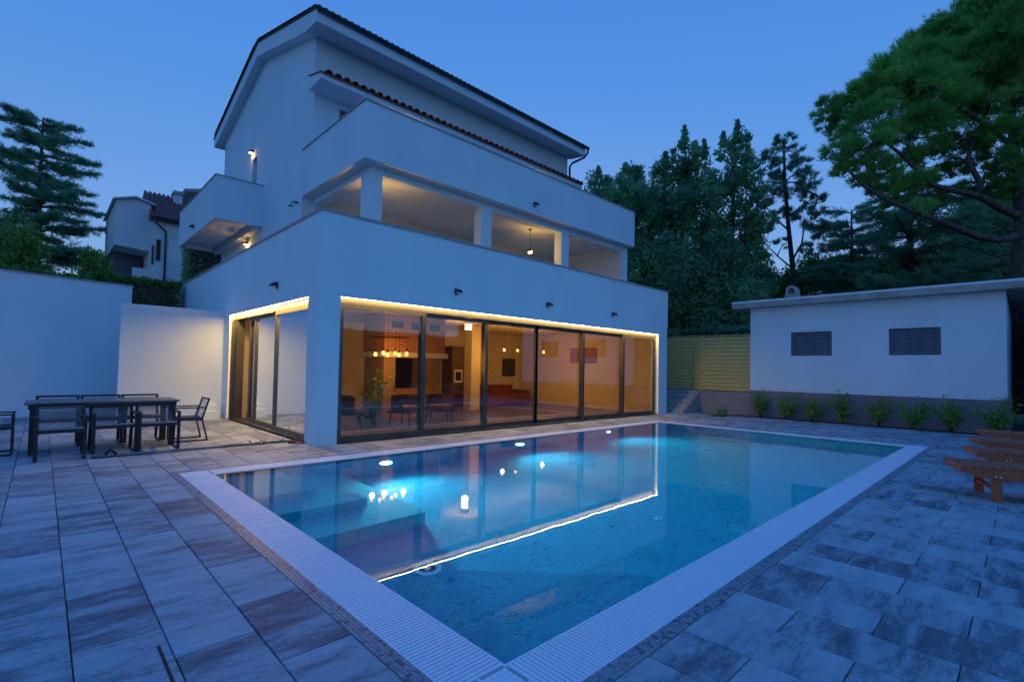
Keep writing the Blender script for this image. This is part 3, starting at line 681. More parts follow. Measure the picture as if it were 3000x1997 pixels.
# low retaining wall, steps, fence
rw = thing('retaining_wall', 'low grey rendered retaining wall under the wooden fence', 'wall', (14.3, -1.3, 0))
g = MB(); g.box(OX-.01, OX+.28, OYa+.001, -.38, -.05, .80); g.build('wall_body', pmat('grey_render', (.30,.28,.28), (.24,.225,.23), 1.5, .9, .3, 90), rw)
stp = thing('garden_steps', 'blue grey stone steps climbing between the villa and the fence', 'steps', (13.6, .6, 0))
for k in range(5):
    g = MB(); g.cbox(12.95+.29*k, 14.5, -.37, 3.2, (-.05 if k == 0 else .159*k+.001), .159*(k+1), .008); g.build('step', M['stone'], stp)
def fence_panel(name, label, y0, y1, x, z0, z1, nb, batten):
    t = thing(name, label, 'fence', (x, (y0+y1)/2, z0), 'fence panels behind the steps')
    for k in range(nb):
        za = z0+.02+k*(z1-z0-.04)/nb; zb = za+(z1-z0-.04)/nb-.012
        xo = (.012 if k % 2 else -.006) if batten else random.uniform(-.002,.002)
        f = MB(); f.cbox(x+xo, x+xo+.022, y0+.03, y1-.03, za, zb, .004); f.build('board', M['fencewood'], t)
    for yb in batten or ():
        f = MB(); f.box(x-.022, x-.007, yb-.022, yb+.022, z0+.02, z1-.02); f.build('batten', M['fencewood'], t)
    for yb in (y0, y1):
        f = MB(); f.box(x-.03, x+.05, yb-.03, yb+.03, z0, z1+.03); f.build('post', M['fencewood'], t)
    f = MB(); f.box(x-.02, x+.045, y0+.03, y1-.03, z1, z1+.03); f.build('top_rail', M['fencewood'], t)
fence_panel('fence_panel', 'greenish slatted fence panel with vertical battens beside the villa', -.31, 1.75, 14.52, .80, 2.84, 15, (.1, .62, 1.2))
fence_panel('fence_panel', 'plain yellowish pine board fence panel next to the outbuilding', OYa+.03, -.38, 14.26, .81, 2.80, 14, None)
# planting bed and shrubs
g = MB(); g.box(13.66, 14.19, -10.5, -1.75, -.029, .004); struct('planting_bed', g, M['soil'])
g = MB(); g.box(12.75, 13.35, -1.85, -1.35, -.001, .006); struct('planting_pocket', g, M['soil'])

def leaves(c, size, rng, aspect=.42, jitter=.35, updown=None):
    """one pointed leaf (quad) per centre"""
    n = len(c); a = rng.normal(size=(n, 3))
    if updown is not None: a = a*np.array([1, 1, updown])
    a /= np.linalg.norm(a, axis=1, keepdims=True)+1e-9
    b = np.cross(a, rng.normal(size=(n, 3))); b /= np.linalg.norm(b, axis=1, keepdims=True)+1e-9
    L = (size*(1+jitter*rng.uniform(-1, 1, n)))[:, None]
    v = np.stack([c-a*L*.5, c+b*L*aspect*.5, c+a*L*.5, c-b*L*aspect*.5], 1).reshape(-1, 3)
    return v, np.arange(4*n).reshape(-1, 4)
def tufts(c, d, L, wd, k, spread, rng):
    """k thin needles (triangles) fanning out from each centre along d"""
    n = len(c); C_ = np.repeat(c, k, 0); D = np.repeat(d, k, 0)+rng.normal(size=(n*k, 3))*spread
    D /= np.linalg.norm(D, axis=1, keepdims=True)+1e-9
    b = np.cross(D, rng.normal(size=(n*k, 3))); b /= np.linalg.norm(b, axis=1, keepdims=True)+1e-9
    ln = (L*rng.uniform(.6, 1.15, n*k))[:, None]
    v = np.stack([C_-b*wd/2, C_+b*wd/2, C_+D*ln], 1).reshape(-1, 3)
    return v, np.arange(3*n*k).reshape(-1, 3)

def shrub(name, label, loc, h, rad, seed, mat, group, nst=9, lsize=.07, per=26, cat='shrub', narrow=.25):
    rng = np.random.default_rng(seed); t = thing(name, label, cat, loc, group); L0_ = Vector(loc)
    pts = []; g = MB()
    for i in range(nst):
        a = rng.uniform(0, 2*math.pi); r = rad*math.sqrt(rng.uniform(.02, 1)); hh = h*rng.uniform(.6, 1)*(1-.25*(r/rad)**2)
        p0 = Vector((rng.normal()*.02, rng.normal()*.02, 0)); p2 = Vector((r*math.cos(a), r*math.sin(a), hh)); p1 = Vector((p2.x*narrow, p2.y*narrow, hh*.45))
        P = [p0.lerp(p1, s).lerp(p1.lerp(p2, s), s) for s in np.linspace(0, 1, 6)]
        g.tube([p+L0_ for p in P], [.008, .007, .006, .005, .004, .002], 5, False)
        for _ in range(per):
            s = rng.uniform(.28, 1.0); q = p0.lerp(p1, s).lerp(p1.lerp(p2, s), s); sp = .035+.06*h*s
            pts.append((q.x+rng.normal()*sp, q.y+rng.normal()*sp, max(.02, q.z+rng.normal()*sp*.8)))
    g.build('stem', M['barkdark'], t)
    v, f = leaves(np.array(pts)+np.array(loc), lsize, rng, .4)
    link('foliage', arr_mesh('foliage', v, f), mat, t)
    return t
SY = [-2.62, -3.40, -4.14, -4.97, -5.85, -6.62, -7.42, -8.30]
SL_ = ['young shrub in the bed under the left end of the outbuilding, first from the fence', 'second young shrub from the fence, broad and double headed', 'third young shrub from the fence, low and leaning, below the first window',
       'fourth shrub from the fence, vase shaped on a thin stem', 'fifth shrub from the fence, between the two windows', 'sixth shrub from the fence, wide with trailing low shoots', 'seventh shrub from the fence, flat topped on a single stem', 'last and largest young shrub, at the outer corner of the outbuilding']
for i, y in enumerate(SY):
    shrub('shrub', SL_[i], (13.95, y, 0), (.98,1.0,.84,1.04,.92,1.0,.98,1.12)[i], (.28,.40,.36,.46,.40,.46,.44,.52)[i], 100+i, M['leaf_shrub'], 'young shrubs along the outbuilding', 14 if i < 7 else 18, .085, 44, narrow=(.5,.45,.5,.12,.3,.35,.15,.4)[i])
shrub('small_plant', 'low yellowish plant in the paving pocket near the steps, left of a pair', (12.98, -1.62, 0), .33, .16, 120, M['leaf_shrub'], 'plants in the paving pocket', 8, .06, 20, 'plant')
shrub('small_plant', 'low sparse plant in the paving pocket, right of a pair', (13.2, -1.75, 0), .36, .17, 121, M['leaf_shrub'], 'plants in the paving pocket', 7, .055, 14, 'plant')
shrub('weed', 'small weed growing from the dark trench before the patio', (-.62, .90, -.02), .10, .16, 122, M['leaf_shrub'], None, 5, .06, 6, 'plant')
fb = shrub('flower_bush', 'dark bush with red flowers at the far corner of the outbuilding', (15.1, -9.35, 0), 1.15, .55, 130, M['leaf_dark'], None, 16, .09, 40)
rng = np.random.default_rng(4); pc = np.array((15.1,-9.35,0))+np.stack([rng.normal(size=60)*.32, rng.normal(size=60)*.32, rng.uniform(.15,1.1,60)], 1)
v, f = leaves(pc, .09, rng, .9); link('flowers', arr_mesh('flowers', v, f), M['flower'], fb)
# ================================================================== furniture
def build_chair():
    t = thing('dining_chair', 'chair', 'chair', (0,0,0), 'metal armchairs around the dining table')
    Wd, D = .53, .52; fm = M['darkmetal']
    for s in (-1, 1):
        x = s*Wd/2
        f = MB(); f.bar((x,-.24,0),(x,-.24,.62),.045,.025,(0,1,0)); f.build('front_leg', fm, t)
        f = MB(); f.bar((x,-.25,.012),(x,.31,.012),.025,.024); f.build('runner', fm, t)
        f = MB(); f.bar((x,.30,.012),(x,.205,.42),.045,.022,(0,1,0)); f.build('rear_leg', fm, t)
        f = MB(); f.bar((x,.205,.40),(x,.315,.79),.042,.025,(0,1,0)); f.build('back_post', fm, t)
        f = MB(); f.bar((x,-.265,.62),(x,.265,.62),.05,.022); f.build('armrest', fm, t)
        f = MB(); f.bar((x,-.24,.42),(x,.215,.40),.026,.045); f.build('seat_rail', fm, t)
    f = MB(); f.bar((-Wd/2,.312,.78),(Wd/2,.312,.78),.03,.03); f.build('top_rail', fm, t)
    f = MB(); f.bar((-Wd/2,-.235,.42),(Wd/2,-.235,.42),.03,.05); f.build('front_rail', fm, t)
    f = MB(); f.bar((-Wd/2,.208,.41),(Wd/2,.208,.41),.03,.05); f.build('rear_rail', fm, t)
    sm = MB(); sm.tube([(-Wd/2+.012,0,0),(Wd/2-.012,0,0)], .0065, 5); me = sm.mesh('seat_cord'); me.materials.append(M['cord'])
    me2 = me.copy(); me2.name = 'back_cord'
    for k in range(13):
        y = -.205+k*.0335; o = link('seat_cord', me, M['cord'], t); o.location = (0, y, .437-.015*(y+.24))
    for k in range(12):
        z = .455+k*.0258; o = link('back_cord', me2, M['cord'], t); o.location = (0, .222+(z-.44)*.286, z)
    return t
ch0 = build_chair()
PI = math.pi
spots = [((-3.35, 1.14), 0.0, 'empty dark metal armchair on the pool side of the table, nearest the frame edge'),
         ((-2.715, 1.40), .03, 'dark metal armchair in the middle of the pool side of the table'),
         ((-2.13, 1.37), -.02, 'dark metal armchair on the pool side of the table, nearest the sliding door'),
         ((-3.36, 2.62), 0, 'dark metal armchair behind the table, nearest the frame edge'),
         ((-2.78, 2.62), 0, 'dark metal armchair behind the table, middle of three'),
         ((-2.20, 2.62), 0, 'dark metal armchair behind the table, against the lit wall'),
         ((-1.58, 2.16), -PI/2, 'dark metal armchair at the head of the table facing left, by the lit wall'),
         ((-4.12, 2.05), PI/2, 'dark metal armchair at the far left head of the table, cut by the frame')]
for i, ((x, y), rz, lb) in enumerate(spots):
    c = ch0 if i == 0 else copy_tree(ch0)
    c.location = (x, y, .001); c.rotation_euler = (0, 0, rz); c['label'] = lb
    if i in (3, 4, 5): c.scale = (1, 1, 1.06)
tb = thing('dining_table', 'long dark metal outdoor dining table on the patio', 'table', (-2.77, 2.05, 0))
tm_ = pmat('table_top', (.10,.105,.115), (.07,.075,.085), 4, .35, .05, 100, stretch=(1,6,1))
g = MB(); g.cbox(-3.76, -1.79, 1.58, 2.54, .765, .795, .004); g.build('table_top', tm_, tb)
g = MB(); g.box(-3.72,-1.83,1.61,1.64,.70,.764); g.box(-3.72,-1.83,2.48,2.51,.70,.764); g.box(-3.72,-3.69,1.64,2.48,.70,.764); g.box(-1.86,-1.83,1.64,2.48,.70,.764); g.build('apron', M['darkmetal'], tb)
for x in (-3.70, -1.93):
    for y in (1.63, 2.41):
        g = MB(); g.box(x, x+.08, y, y+.08, 0, .70); g.build('leg', M['darkmetal'], tb)

def build_lounger():
    t = thing('sun_lounger', 'lounger', 'sun lounger', (0,0,0), 'wooden sun loungers beside the pool')
    Wd, L, H = .70, 1.95, .395; wm = M['wood']             # foot end at the origin, length along -Y
    for s in (-1, 1):
        f = MB(); f.prism([(0,H-.022),(-L,H-.022),(-L,H-.125),(-.13,H-.125),(-.02,H-.07)], 'x', s*Wd/2-.017, s*Wd/2+.017); f.build('side_rail', wm, t)
        for y in (-.30, -1.55):
            f = MB(); f.cbox(s*(Wd/2-.038)-.018, s*(Wd/2-.038)+.018, y-.045, y+.045, 0, H-.03, .002); lg = f.build('leg', wm, t)
            for dy in (-.02, .02):
                f = MB(); f.lathe((s*(Wd/2+.017), y+dy, H-.095), [(.009,-.002),(.009,.004),(.004,.006)] if s > 0 else [(.009,.002),(.009,-.004),(.004,-.006)], 8, 'x'); f.build('bolt', M['plastic'], lg)
    for y in (-.30, -1.55):
        f = MB(); f.bar((-Wd/2+.06, y, .14), (Wd/2-.06, y, .14), .05, .03); f.build('stretcher', wm, t)
    f = MB(); f.cbox(-Wd/2+.018, Wd/2-.018, -.62, -.55, H-.16, H-.125, .002); f.build('cross_batten', wm, t)
    sm = MB(); sm.cbox(-Wd/2, Wd/2, -.033, .033, -.022, 0, .003); me = sm.mesh('slat'); me.materials.append(wm)
    f = MB(); f.cbox(-Wd/2, Wd/2, -.02, .03, H-.075, H+.001, .004); f.build('end_board', wm, t)
    for k in range(14):
        o = link('slat', me, wm, t); o.location = (0, -.065-k*.083, H)
    for k in range(9):
        d_ = .05+k*.083; o = link('slat', me, wm, t); o.location = (0, -1.2-d_*.9, H+d_*.43); o.rotation_euler = (-.445, 0, 0)
    for s in (-1, 1):
        f = MB(); f.bar((s*(Wd/2-.06),-1.2,H-.045), (s*(Wd/2-.06),-1.9,H+.29), .03, .05); f.build('backrest_rail', wm, t)
    return t
lo = build_lounger()
LS = [((4.73, -8.20), .30, 'nearest reddish wooden sun lounger, with its bolted front legs in view'), ((6.48, -8.26), .27, 'second wooden sun lounger from the near side'),
      ((8.16, -8.22), .25, 'third wooden sun lounger from the near side'), ((10.1, -8.18), .22, 'farthest wooden sun lounger, closest to the shrub bed')]
for i, ((x, y), rz, lb) in enumerate(LS):
    c = lo if i == 0 else copy_tree(lo)
    c.location = (x, y, .001); c.rotation_euler = (0, 0, rz); c['label'] = lb

# ---- wall lamps (unlit ones on the facade, lit ones under balcony and on terraces)
def wall_lamp(label, p, nrm, lit=0, group='hooded wall lamps'):
    """hooded lamp: back plate, tapering hood, lens; nrm is the wall normal (unit axis)"""
    t = thing('wall_lamp', label, 'wall lamp', p, group); p = Vector(p); n = Vector(nrm); s = Vector((0,0,1)).cross(n)
    g = MB(); a = p+n*.002; g.bar(a-Vector((0,0,.08)), a+Vector((0,0,.06)), .11, .012, up=n); g.build('back_plate', M['darkmetal'], t)
    pr = []
    for off, zt, zb in ((.014,.055,-.03),(.07,.05,-.035),(.12,.02,-.04),(.15,-.02,-.045)):
        pr.append((off, zt, zb))
    g = MB(); vs = []
    for off, zt, zb in pr:
        for sx in (-1, 1):
            for z in (zt, zb): vs.append(p+n*off+s*(.058*sx)+Vector((0,0,z)))
    fs = []
    for i in range(3):
        b = i*4; fs += [(b,b+4,b+6,b+2),(b+1,b+3,b+7,b+5),(b,b+1,b+5,b+4),(b+2,b+6,b+7,b+3)]
    fs += [(0,2,3,1),(12,13,15,14)]
    g.add(vs, fs); g.build('lamp_hood', M['darkmetal'], t)
    g = MB(); c = p+n*.075+Vector((0,0,-.043)); g.bar(c-n*.045, c+n*.05, .09, .012); g.build('lamp_lens', M['lamp_lit'] if lit else M['plastic'], t)
    if lit: lamp('lamp_light', p+n*.075+Vector((0,0,-.085)), lit, t, r=.03)
    return t
wall_lamp('unlit hooded wall lamp on the long facade, nearest the villa corner', (3.09,-.001,3.17), (0,-1,0))
wall_lamp('unlit hooded wall lamp in the middle of the long facade', (6.13,-.001,3.19), (0,-1,0))
wall_lamp('unlit hooded wall lamp on the long facade, nearest the fence', (9.11,-.001,3.2), (0,-1,0))
wall_lamp('unlit hooded wall lamp above the side sliding door', (-.001,2.25,3.16), (-1,0,0))
wall_lamp('unlit hooded wall lamp on the upper terrace parapet', (6.99,1.376,6.42), (0,-1,0))
wall_lamp('unlit hooded wall lamp on the outer face of the side balcony', (.104,11.33,6.24), (-1,0,0))
wall_lamp('lit hooded wall lamp under the side balcony', (1.477,9.95,5.66), (-1,0,0), 2.6, 'lit wall lamps')
wall_lamp('lit hooded wall lamp above the narrow balcony door', (1.477,9.70,8.82), (-1,0,0), .5, 'lit wall lamps')
def globe(label, p, watts, drop=.3):
    t = thing('ceiling_lamp', label, 'ceiling lamp', p, 'lit loggia ceiling lamps'); x, y, z = p
    g = MB(); g.tube([(x,y,z),(x,y,z-.03)], .06, 12); g.tube([(x,y,z-.03),(x,y,z-drop)], .008, 6); g.build('lamp_stem', M['darkmetal'], t)
    g = MB(); g.lathe((x,y,z-drop), [(.03,.06),(.07,.02),(.085,-.05),(.08,-.05)], 14); g.build('lamp_shade', M['darkmetal'], t)
    g = MB(); g.lathe((x,y,z-drop-.05), [(.02,.05),(.06,.03),(.065,-.01),(.04,-.05),(.0,-.06)], 12); g.build('lamp_bulb', M['lamp_lit'], t, True)
    lamp('lamp_light', (x+.05,y-.12,z-drop-.05), watts, t, r=.05)
globe('lit lamp under the loggia ceiling behind the corner pillar', (2.45,2.55,6.139), 4.4, .72)
globe('lit lamp under the loggia ceiling in the middle opening', (8.07,2.6,6.139), 4.4, .72)
def wash(label, x):
    t = thing('terrace_lamp', label, 'wall lamp', (x,4.38,7.7), 'lit lamps on the upper terrace wall')
    g = MB(); g.tube([(x,4.3,7.62),(x,4.3,7.9)], .05, 10); g.build('lamp_body', M['darkmetal'], t)
    g = MB(); g.lathe((x,4.3,7.9), [(.042,0),(.042,.006),(0,.007)], 10); g.build('lamp_lens', M['lamp_lit'], t)
    lamp('lamp_light', (x,4.28,7.97), 9, t, r=.04, spot=math.radians(125), aim=(0,-.35,1))
wash('lamp hidden behind the parapet, warming the canopy near the gable', 3.9); wash('lamp hidden behind the parapet, warming the far end of the canopy', 9.6)
# tap on the gable wall
tp_ = thing('wall_tap', 'small metal hose bracket on the gable wall beside the loggia', 'tap', (1.47,5.3,6.05))
g = MB(); g.tube([(1.47,5.75,6.02),(1.36,5.75,6.02)], .02, 8); g.tube([(1.42,5.75,6.02),(1.40,5.5,6.10),(1.40,5.35,6.02)], .014, 7); g.tube([(1.47,5.3,6.02),(1.37,5.3,6.02)], .03, 8); g.build('tap_body', M['zinc'], tp_)
# loose hoses at the trench
hs = thing('garden_hose', 'coiled thin grey hose lying by the trench under the nearest chair', 'hose', (-3.1,.9,0))
ang = np.linspace(0, 5.6, 40); g = MB(); g.tube([(-3.0+.19*math.cos(a)*(1-.02*a), 1.06+.2*math.sin(a), .012+.05*abs(math.sin(a*.5))) for a in ang] + [(-2.72,.93,.05),(-2.6,.9,.0)], .006, 6); g.build('hose_coil', M['cord'], hs, True)
g = MB(); g.tube([(-2.84,.92,.03),(-2.78,.93,.10),(-2.70,.91,.02)], .022, 7); g.build('hose_clamp', M['darkmetal'], hs, True)
cb = thing('loose_cable', 'loose orange and black cable ends at the foot of the villa corner', 'cable', (-.1,.85,0))
g = MB(); g.tube([(-.30,.90,-.01),(-.22,.84,.12),(-.17,.80,.24),(-.165,.80,.30)], .008, 6); g.build('cable_white', M['cord'], cb, True)
g = MB(); g.tube([(-.24,.62,.015),(-.16,.55,.05),(-.08,.50,.03),(-.03,.42,.02)], .02, 7); g.build('cable_black', M['darkmetal'], cb, True)
g = MB(); g.tube([(-.20,.55,.012),(-.12,.47,.03),(-.05,.38,.02)], .012, 7); g.build('cable_orange', pmat('orange_cable', (.5,.09,.03), None, rough=.5), cb, True)
sb = thing('stone_block', 'stack of pale stone blocks at the end of the lit patio wall', 'stone block', (-.5,6.2,0))
g = MB(); g.cbox(-.62,-.12,5.98,6.36,.0,.20,.01); g.build('block', M['plaster'], sb); g = MB(); g.cbox(-.56,-.16,6.08,6.37,.201,.36,.01); g.build('block', M['plaster'], sb); g = MB(); g.cbox(-.40,-.2,6.2,6.375,.361,.42,.01); g.build('block', M['plaster'], sb)
# ================================================================== the lit living room behind the glass
def brick_material():
    m, n, l, p = new_mat('fireplace_brick'); p.inputs['Roughness'].default_value = .8
    tc = N(n, 'ShaderNodeNewGeometry'); sx = N(n, 'ShaderNodeSeparateXYZ'); l.new(tc.outputs['Position'], sx.inputs[0])
    ad = N(n, 'ShaderNodeMath', operation='ADD'); l.new(sx.outputs[0], ad.inputs[0]); l.new(sx.outputs[1], ad.inputs[1])
    cb_ = N(n, 'ShaderNodeCombineXYZ'); l.new(ad.outputs[0], cb_.inputs[0]); l.new(sx.outputs[2], cb_.inputs[1])
    b = N(n, 'ShaderNodeTexBrick'); b.inputs['Color1'].default_value = (.46,.17,.07,1); b.inputs['Color2'].default_value = (.36,.13,.06,1); b.inputs['Mortar'].default_value = (.42,.34,.25,1)
    b.inputs['Scale'].default_value = 1; b.inputs['Brick Width'].default_value = .24; b.inputs['Row Height'].default_value = .075; b.inputs['Mortar Size'].default_value = .01
    l.new(cb_.outputs[0], b.inputs['Vector']); l.new(b.outputs['Color'], p.inputs['Base Color']); return m
wd_ = pmat('brown_clay_plaster', (.34,.22,.12), (.28,.18,.10), 2, .8)
fp = thing('fireplace', 'brick fireplace hood with white ledge behind the first glass panels', 'fireplace', (3.6, 3.6, 0))
g = MB(); g.box(2.95, 4.9, 2.9, 4.1, 1.86, 2.938); g.build('hood', brick_material(), fp)
g = MB(); g.box(2.88, 4.97, 2.83, 4.15, 1.72, 1.859); g.build('ledge', M['plaster_in'], fp)
g = MB(); g.box(3.0, 3.35, 3.0, 4.1, .011, 1.719); g.build('fireplace_pier', wd_, fp); g = MB(); g.box(4.5, 4.85, 3.0, 4.1, .011, 1.719); g.build('fireplace_pier', wd_, fp)
g = MB(); g.box(3.35, 4.5, 3.1, 4.1, .011, .85); g.build('hearth', brick_material(), fp)
g = MB(); g.box(3.36, 4.49, 4.0, 4.09, .851, 1.718); g.build('firebox_back', M['darkmetal'], fp)
for k in range(3):
    g = MB(); g.box(3.15+k*.6, 3.5+k*.6, 2.885, 2.899, 2.5, 2.68); g.build('vent', M['darkmetal'], fp)
cl = thing('column', 'plain plastered column in the middle of the living room', 'column', (7.4,4.7,0))
g = MB(); g.box(7.2,7.6,4.5,4.9,.011,2.939); g.build('shaft', M['plaster_in'], cl)
pc_ = thing('wall_picture', 'dark square picture on the orange lit back wall', 'picture', (11.3,6.98,1.5))
g = MB(); g.box(10.95,11.7,6.965,6.999,1.15,1.92); fr = g.build('picture_frame', M['darkmetal'], pc_)
g = MB(); g.box(11.0,11.65,6.955,6.964,1.2,1.87); g.build('picture_canvas', pmat('dark_canvas', (.03,.035,.045), (.07,.06,.05), 6, .6), pc_)
pc_ = thing('wall_picture', 'wide ochre picture on the end wall of the living room', 'picture', (11.94,3.4,1.8))
g = MB(); g.box(11.915,11.949,2.7,4.0,1.75,2.35); g.build('picture_canvas', pmat('ochre_canvas', (.42,.2,.04), (.3,.13,.03), 3, .7), pc_)
def armchair(label, x, y, rz):
    t = thing('armchair', label, 'armchair', (0,0,0), 'woven armchairs in the living room'); um = pmat('armchair_weave', (.09,.06,.05), (.05,.035,.03), 30, .8) if 'armchair_weave' not in bpy.data.materials else bpy.data.materials['armchair_weave']
    cu = bpy.data.materials.get('armchair_cushion') or pmat('armchair_cushion', (.28,.10,.06), (.2,.07,.045), 8, .9)
    for sx in (-.3,.3):
        for sy in (-.28,.28):
            f = MB(); f.tube([(sx,sy,0),(sx*.85,sy*.85,.36)], [.012,.018], 6); f.build('leg', M['darkmetal'], t)
    f = MB(); f.cbox(-.33,.33,-.32,.32,.34,.40,.02); f.build('seat', um, t)
    f = MB(); f.cbox(-.28,.28,-.28,.25,.401,.50,.03); f.build('cushion', cu, t)
    pts = [(.36*math.cos(a), .36*math.sin(a)) for a in np.linspace(-.35, math.pi+.35, 14)]
    f = MB(); f.prism(pts+[(px*.9, py*.9) for px, py in reversed(pts)], 'z', .40, .76); f.build('backrest', um, t)
    t.location = (x, y, .011); t.rotation_euler = (0,0,rz); return t
armchair('woven armchair behind the first glass panel', 2.9, 1.7, .5); armchair('woven armchair behind the second glass panel, near the mullion', 3.9, 1.7, -.4); armchair('woven armchair behind the left edge of the glass', 1.5, 1.9, 1.2)
so = thing('sofa', 'low red brown sofa along the back wall of the living room', 'sofa', (9.8,6.2,0))
sfm = pmat('sofa_fabric', (.26,.06,.04), (.19,.045,.03), 9, .9)
g = MB(); g.cbox(8.6,11.2,5.7,6.6,.05,.42,.03); g.build('seat', sfm, so); g = MB(); g.cbox(8.6,11.2,6.6,6.9,.05,.8,.03); g.build('backrest', sfm, so)
g = MB(); g.cbox(8.38,8.59,5.7,6.9,.05,.6,.03); g.build('armrest', sfm, so); g = MB(); g.cbox(11.21,11.42,5.7,6.9,.05,.6,.03); g.build('armrest', sfm, so)
sd_ = thing('sideboard', 'dark kitchen sideboard deep in the living room', 'sideboard', (6.4,6.6,0))
g = MB(); g.cbox(5.2,7.1,6.4,6.98,.011,.92,.01); g.build('cabinet', M['darkmetal'], sd_); g = MB(); g.box(5.15,7.15,6.36,6.99,.921,.96); g.build('worktop', M['stone'], sd_)
fg = thing('wall_oven', 'dark built in cabinet with a framed oven door', 'cabinet', (8.2,6.6,0))
g = MB(); g.box(7.75,8.35,6.35,6.995,.011,2.3); g.build('cabinet', pmat('dark_red_cabinet', (.09,.03,.025), None, rough=.4), fg); g = MB(); g.box(7.85,8.25,6.335,6.349,.9,1.4); ov = g.build('oven_door', M['plastic'], fg); g = MB(); g.box(7.92,8.18,6.325,6.334,.98,1.32); g.build('oven_glass', M['darkglass'], ov)
shrub('potted_plant', 'tall leafy house plant behind the first glass panel', (2.35,2.3,.011), 1.5, .45, 140, M['leaf_olive'], None, 9, .16, 16, 'plant')
def bulbs(label, pts, top, watts, lights):
    t = thing('pendant_lamp', label, 'pendant lamp', (pts[0][0], pts[0][1], pts[0][2]), 'pendant bulb lamps in the living room')
    if len(pts) > 1:
        g = MB(); g.bar((pts[0][0]-.1, pts[0][1], pts[0][2]+.42), (pts[-1][0]+.1, pts[-1][1], pts[-1][2]+.42), .02, .02); g.bar((pts[0][0]-.1, pts[0][1]+.2, pts[0][2]+.42), (pts[-1][0]+.1, pts[-1][1]+.2, pts[-1][2]+.42), .02, .02)
        g.build('lamp_frame', M['darkmetal'], t)
    for x, y, z in pts:
        g = MB(); g.tube([(x,y,z+.06),(x,y,top)], .004, 5); g.tube([(x,y,z+.05),(x,y,z+.13)], .02, 8); g.build('lamp_cord', M['darkmetal'], t)
        g = MB(); g.lathe((x,y,z), [(.012,.06),(.03,.03),(.042,-.005),(.035,-.035),(.0,-.05)], 12); g.build('lamp_bulb', M['bulb'], t, True)
    for i in lights:
        x, y, z = pts[i]; lamp('lamp_light', (x, y-.02, z-.11), watts, t, r=.06)
bz = 1.78
bulbs('row of six lit filament bulbs on a black frame behind the first glass panel', [(2.32+.165*k+(.05 if k % 2 else 0), 2.2, bz+(.02 if k % 2 else -.02)) for k in range(6)], 2.939, 3.2, (0, 2, 5))
bulbs('single lit filament bulb over the sofa, left of three', [(7.9,3.6,2.12)], 2.939, 7.5, (0,))
bulbs('single lit filament bulb over the sofa, middle of three', [(8.55,3.6,2.12)], 2.939, 0.001, ())
bulbs('single lit filament bulb over the sofa, right of three', [(9.9,3.6,2.12)], 2.939, 7.5, (0,))
cl_ = thing('ceiling_light', 'small lit cube lamp under the living room ceiling', 'ceiling light', (6.0,3.2,2.8))
g = MB(); g.box(5.93,6.07,3.13,3.27,2.66,2.82); g.build('lamp_glass', M['lamp_lit'], cl_); g = MB(); g.box(5.9,6.1,3.1,3.3,2.821,2.939); g.build('lamp_base', M['plaster_in'], cl_)
lamp('lamp_light', (6.0,3.2,2.55), 7, cl_, r=.1)

# ================================================================== neighbour's house
NBX = .55
NB = thing('neighbour_house', 'grey rendered neighbouring house with red tiled roof beyond the garden wall', 'house', (0, 22, 0))
gm = pmat('grey_house_render', (.66,.74,.74), (.55,.63,.64), .8, .9, .2, 40)
g = MB(); g.prism([(-1.72,7.32),(-.30,7.22),(-.30,9.66),(-.95,9.84),(-1.72,9.58)], 'y', 22.6, 28); g.build('bay_wall', gm, NB)
g = MB(); g.prism([(-1.86,9.55),(-.95,9.85),(-.10,9.62),(-.10,9.68),(-.95,9.92),(-1.86,9.62)], 'y', 22.4, 28); g.build('bay_roof', gm, NB)
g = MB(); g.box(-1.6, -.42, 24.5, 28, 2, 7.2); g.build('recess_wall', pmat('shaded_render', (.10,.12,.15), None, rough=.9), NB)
g = MB(); g.box(-.95, -.30, 22.62, 22.9, 5.2, 6.3); g.build('balcony_parapet', gm, NB)
g = MB(); g.box(-1.5,-.95,22.62,28,2,5.35); g.build('terrace_block', gm, NB)
g = MB(); g.box(-.299, 2.6, 22.3, 28, 2, 8.95); g.build('main_wall', gm, NB)
g = MB(); g.prism([(21.95,8.80),(21.95,8.90),(25,10.9),(30,8.98),(30,8.86)], 'x', -.36, 2.9); nrt = pmat('old_red_tile', (.26,.095,.08), (.17,.07,.065), 5, .85, .3, 60); rr = g.build('roof', nrt, NB)
g = MB()
for i in range(15):
    for j in range(7):
        x = -.28+i*.21; y = 21.92+j*.45; z = 8.91+j*.45*.656
        g.add([(x-.1,y,z),(x,y,z+.1),(x+.1,y,z),(x-.09,y+.46,z+.305),(x,y+.46,z+.395),(x+.09,y+.46,z+.305)], [(0,1,4,3),(1,2,5,4)])
g.build('roof_tiles', nrt, rr, kind='stuff')
g = MB(); g.box(.92,1.32,24.2,24.7,9.5,10.95); cq = g.build('chimney', gm, NB); g = MB(); g.box(.86,1.38,24.1,24.8,10.96,11.04); g.box(.9,1.34,24.2,24.7,11.05,11.16); g.build('chimney_cap', M['concrete'], cq)
g = MB(); g.tube([(-.36,21.88,8.93),(2.9,21.88,8.93)], .06, 8); g.build('gutter', M['zinc'], NB)
g = MB(); g.tube([(-.25,21.88,8.9),(-.1,21.95,8.6),(.32,22.2,8.3),(.34,22.24,7.9),(.34,22.24,3)], .05, 8); g.build('downpipe', M['zinc'], NB, True)
for (x0,x1,z0,z1) in ((-.24,-.14,6.5,7.5),(-.06,.14,6.75,7.85),(-.22,-.02,4.0,4.75)):
    g = MB(); g.box(x0,x1,22.25,22.299,z0,z1); wv = g.build('window', M['frame'], NB); g = MB(); g.box(x0+.03,x1-.03,22.24,22.249,z0+.04,z1-.04); g.build('window_glass', M['darkglass'], wv)
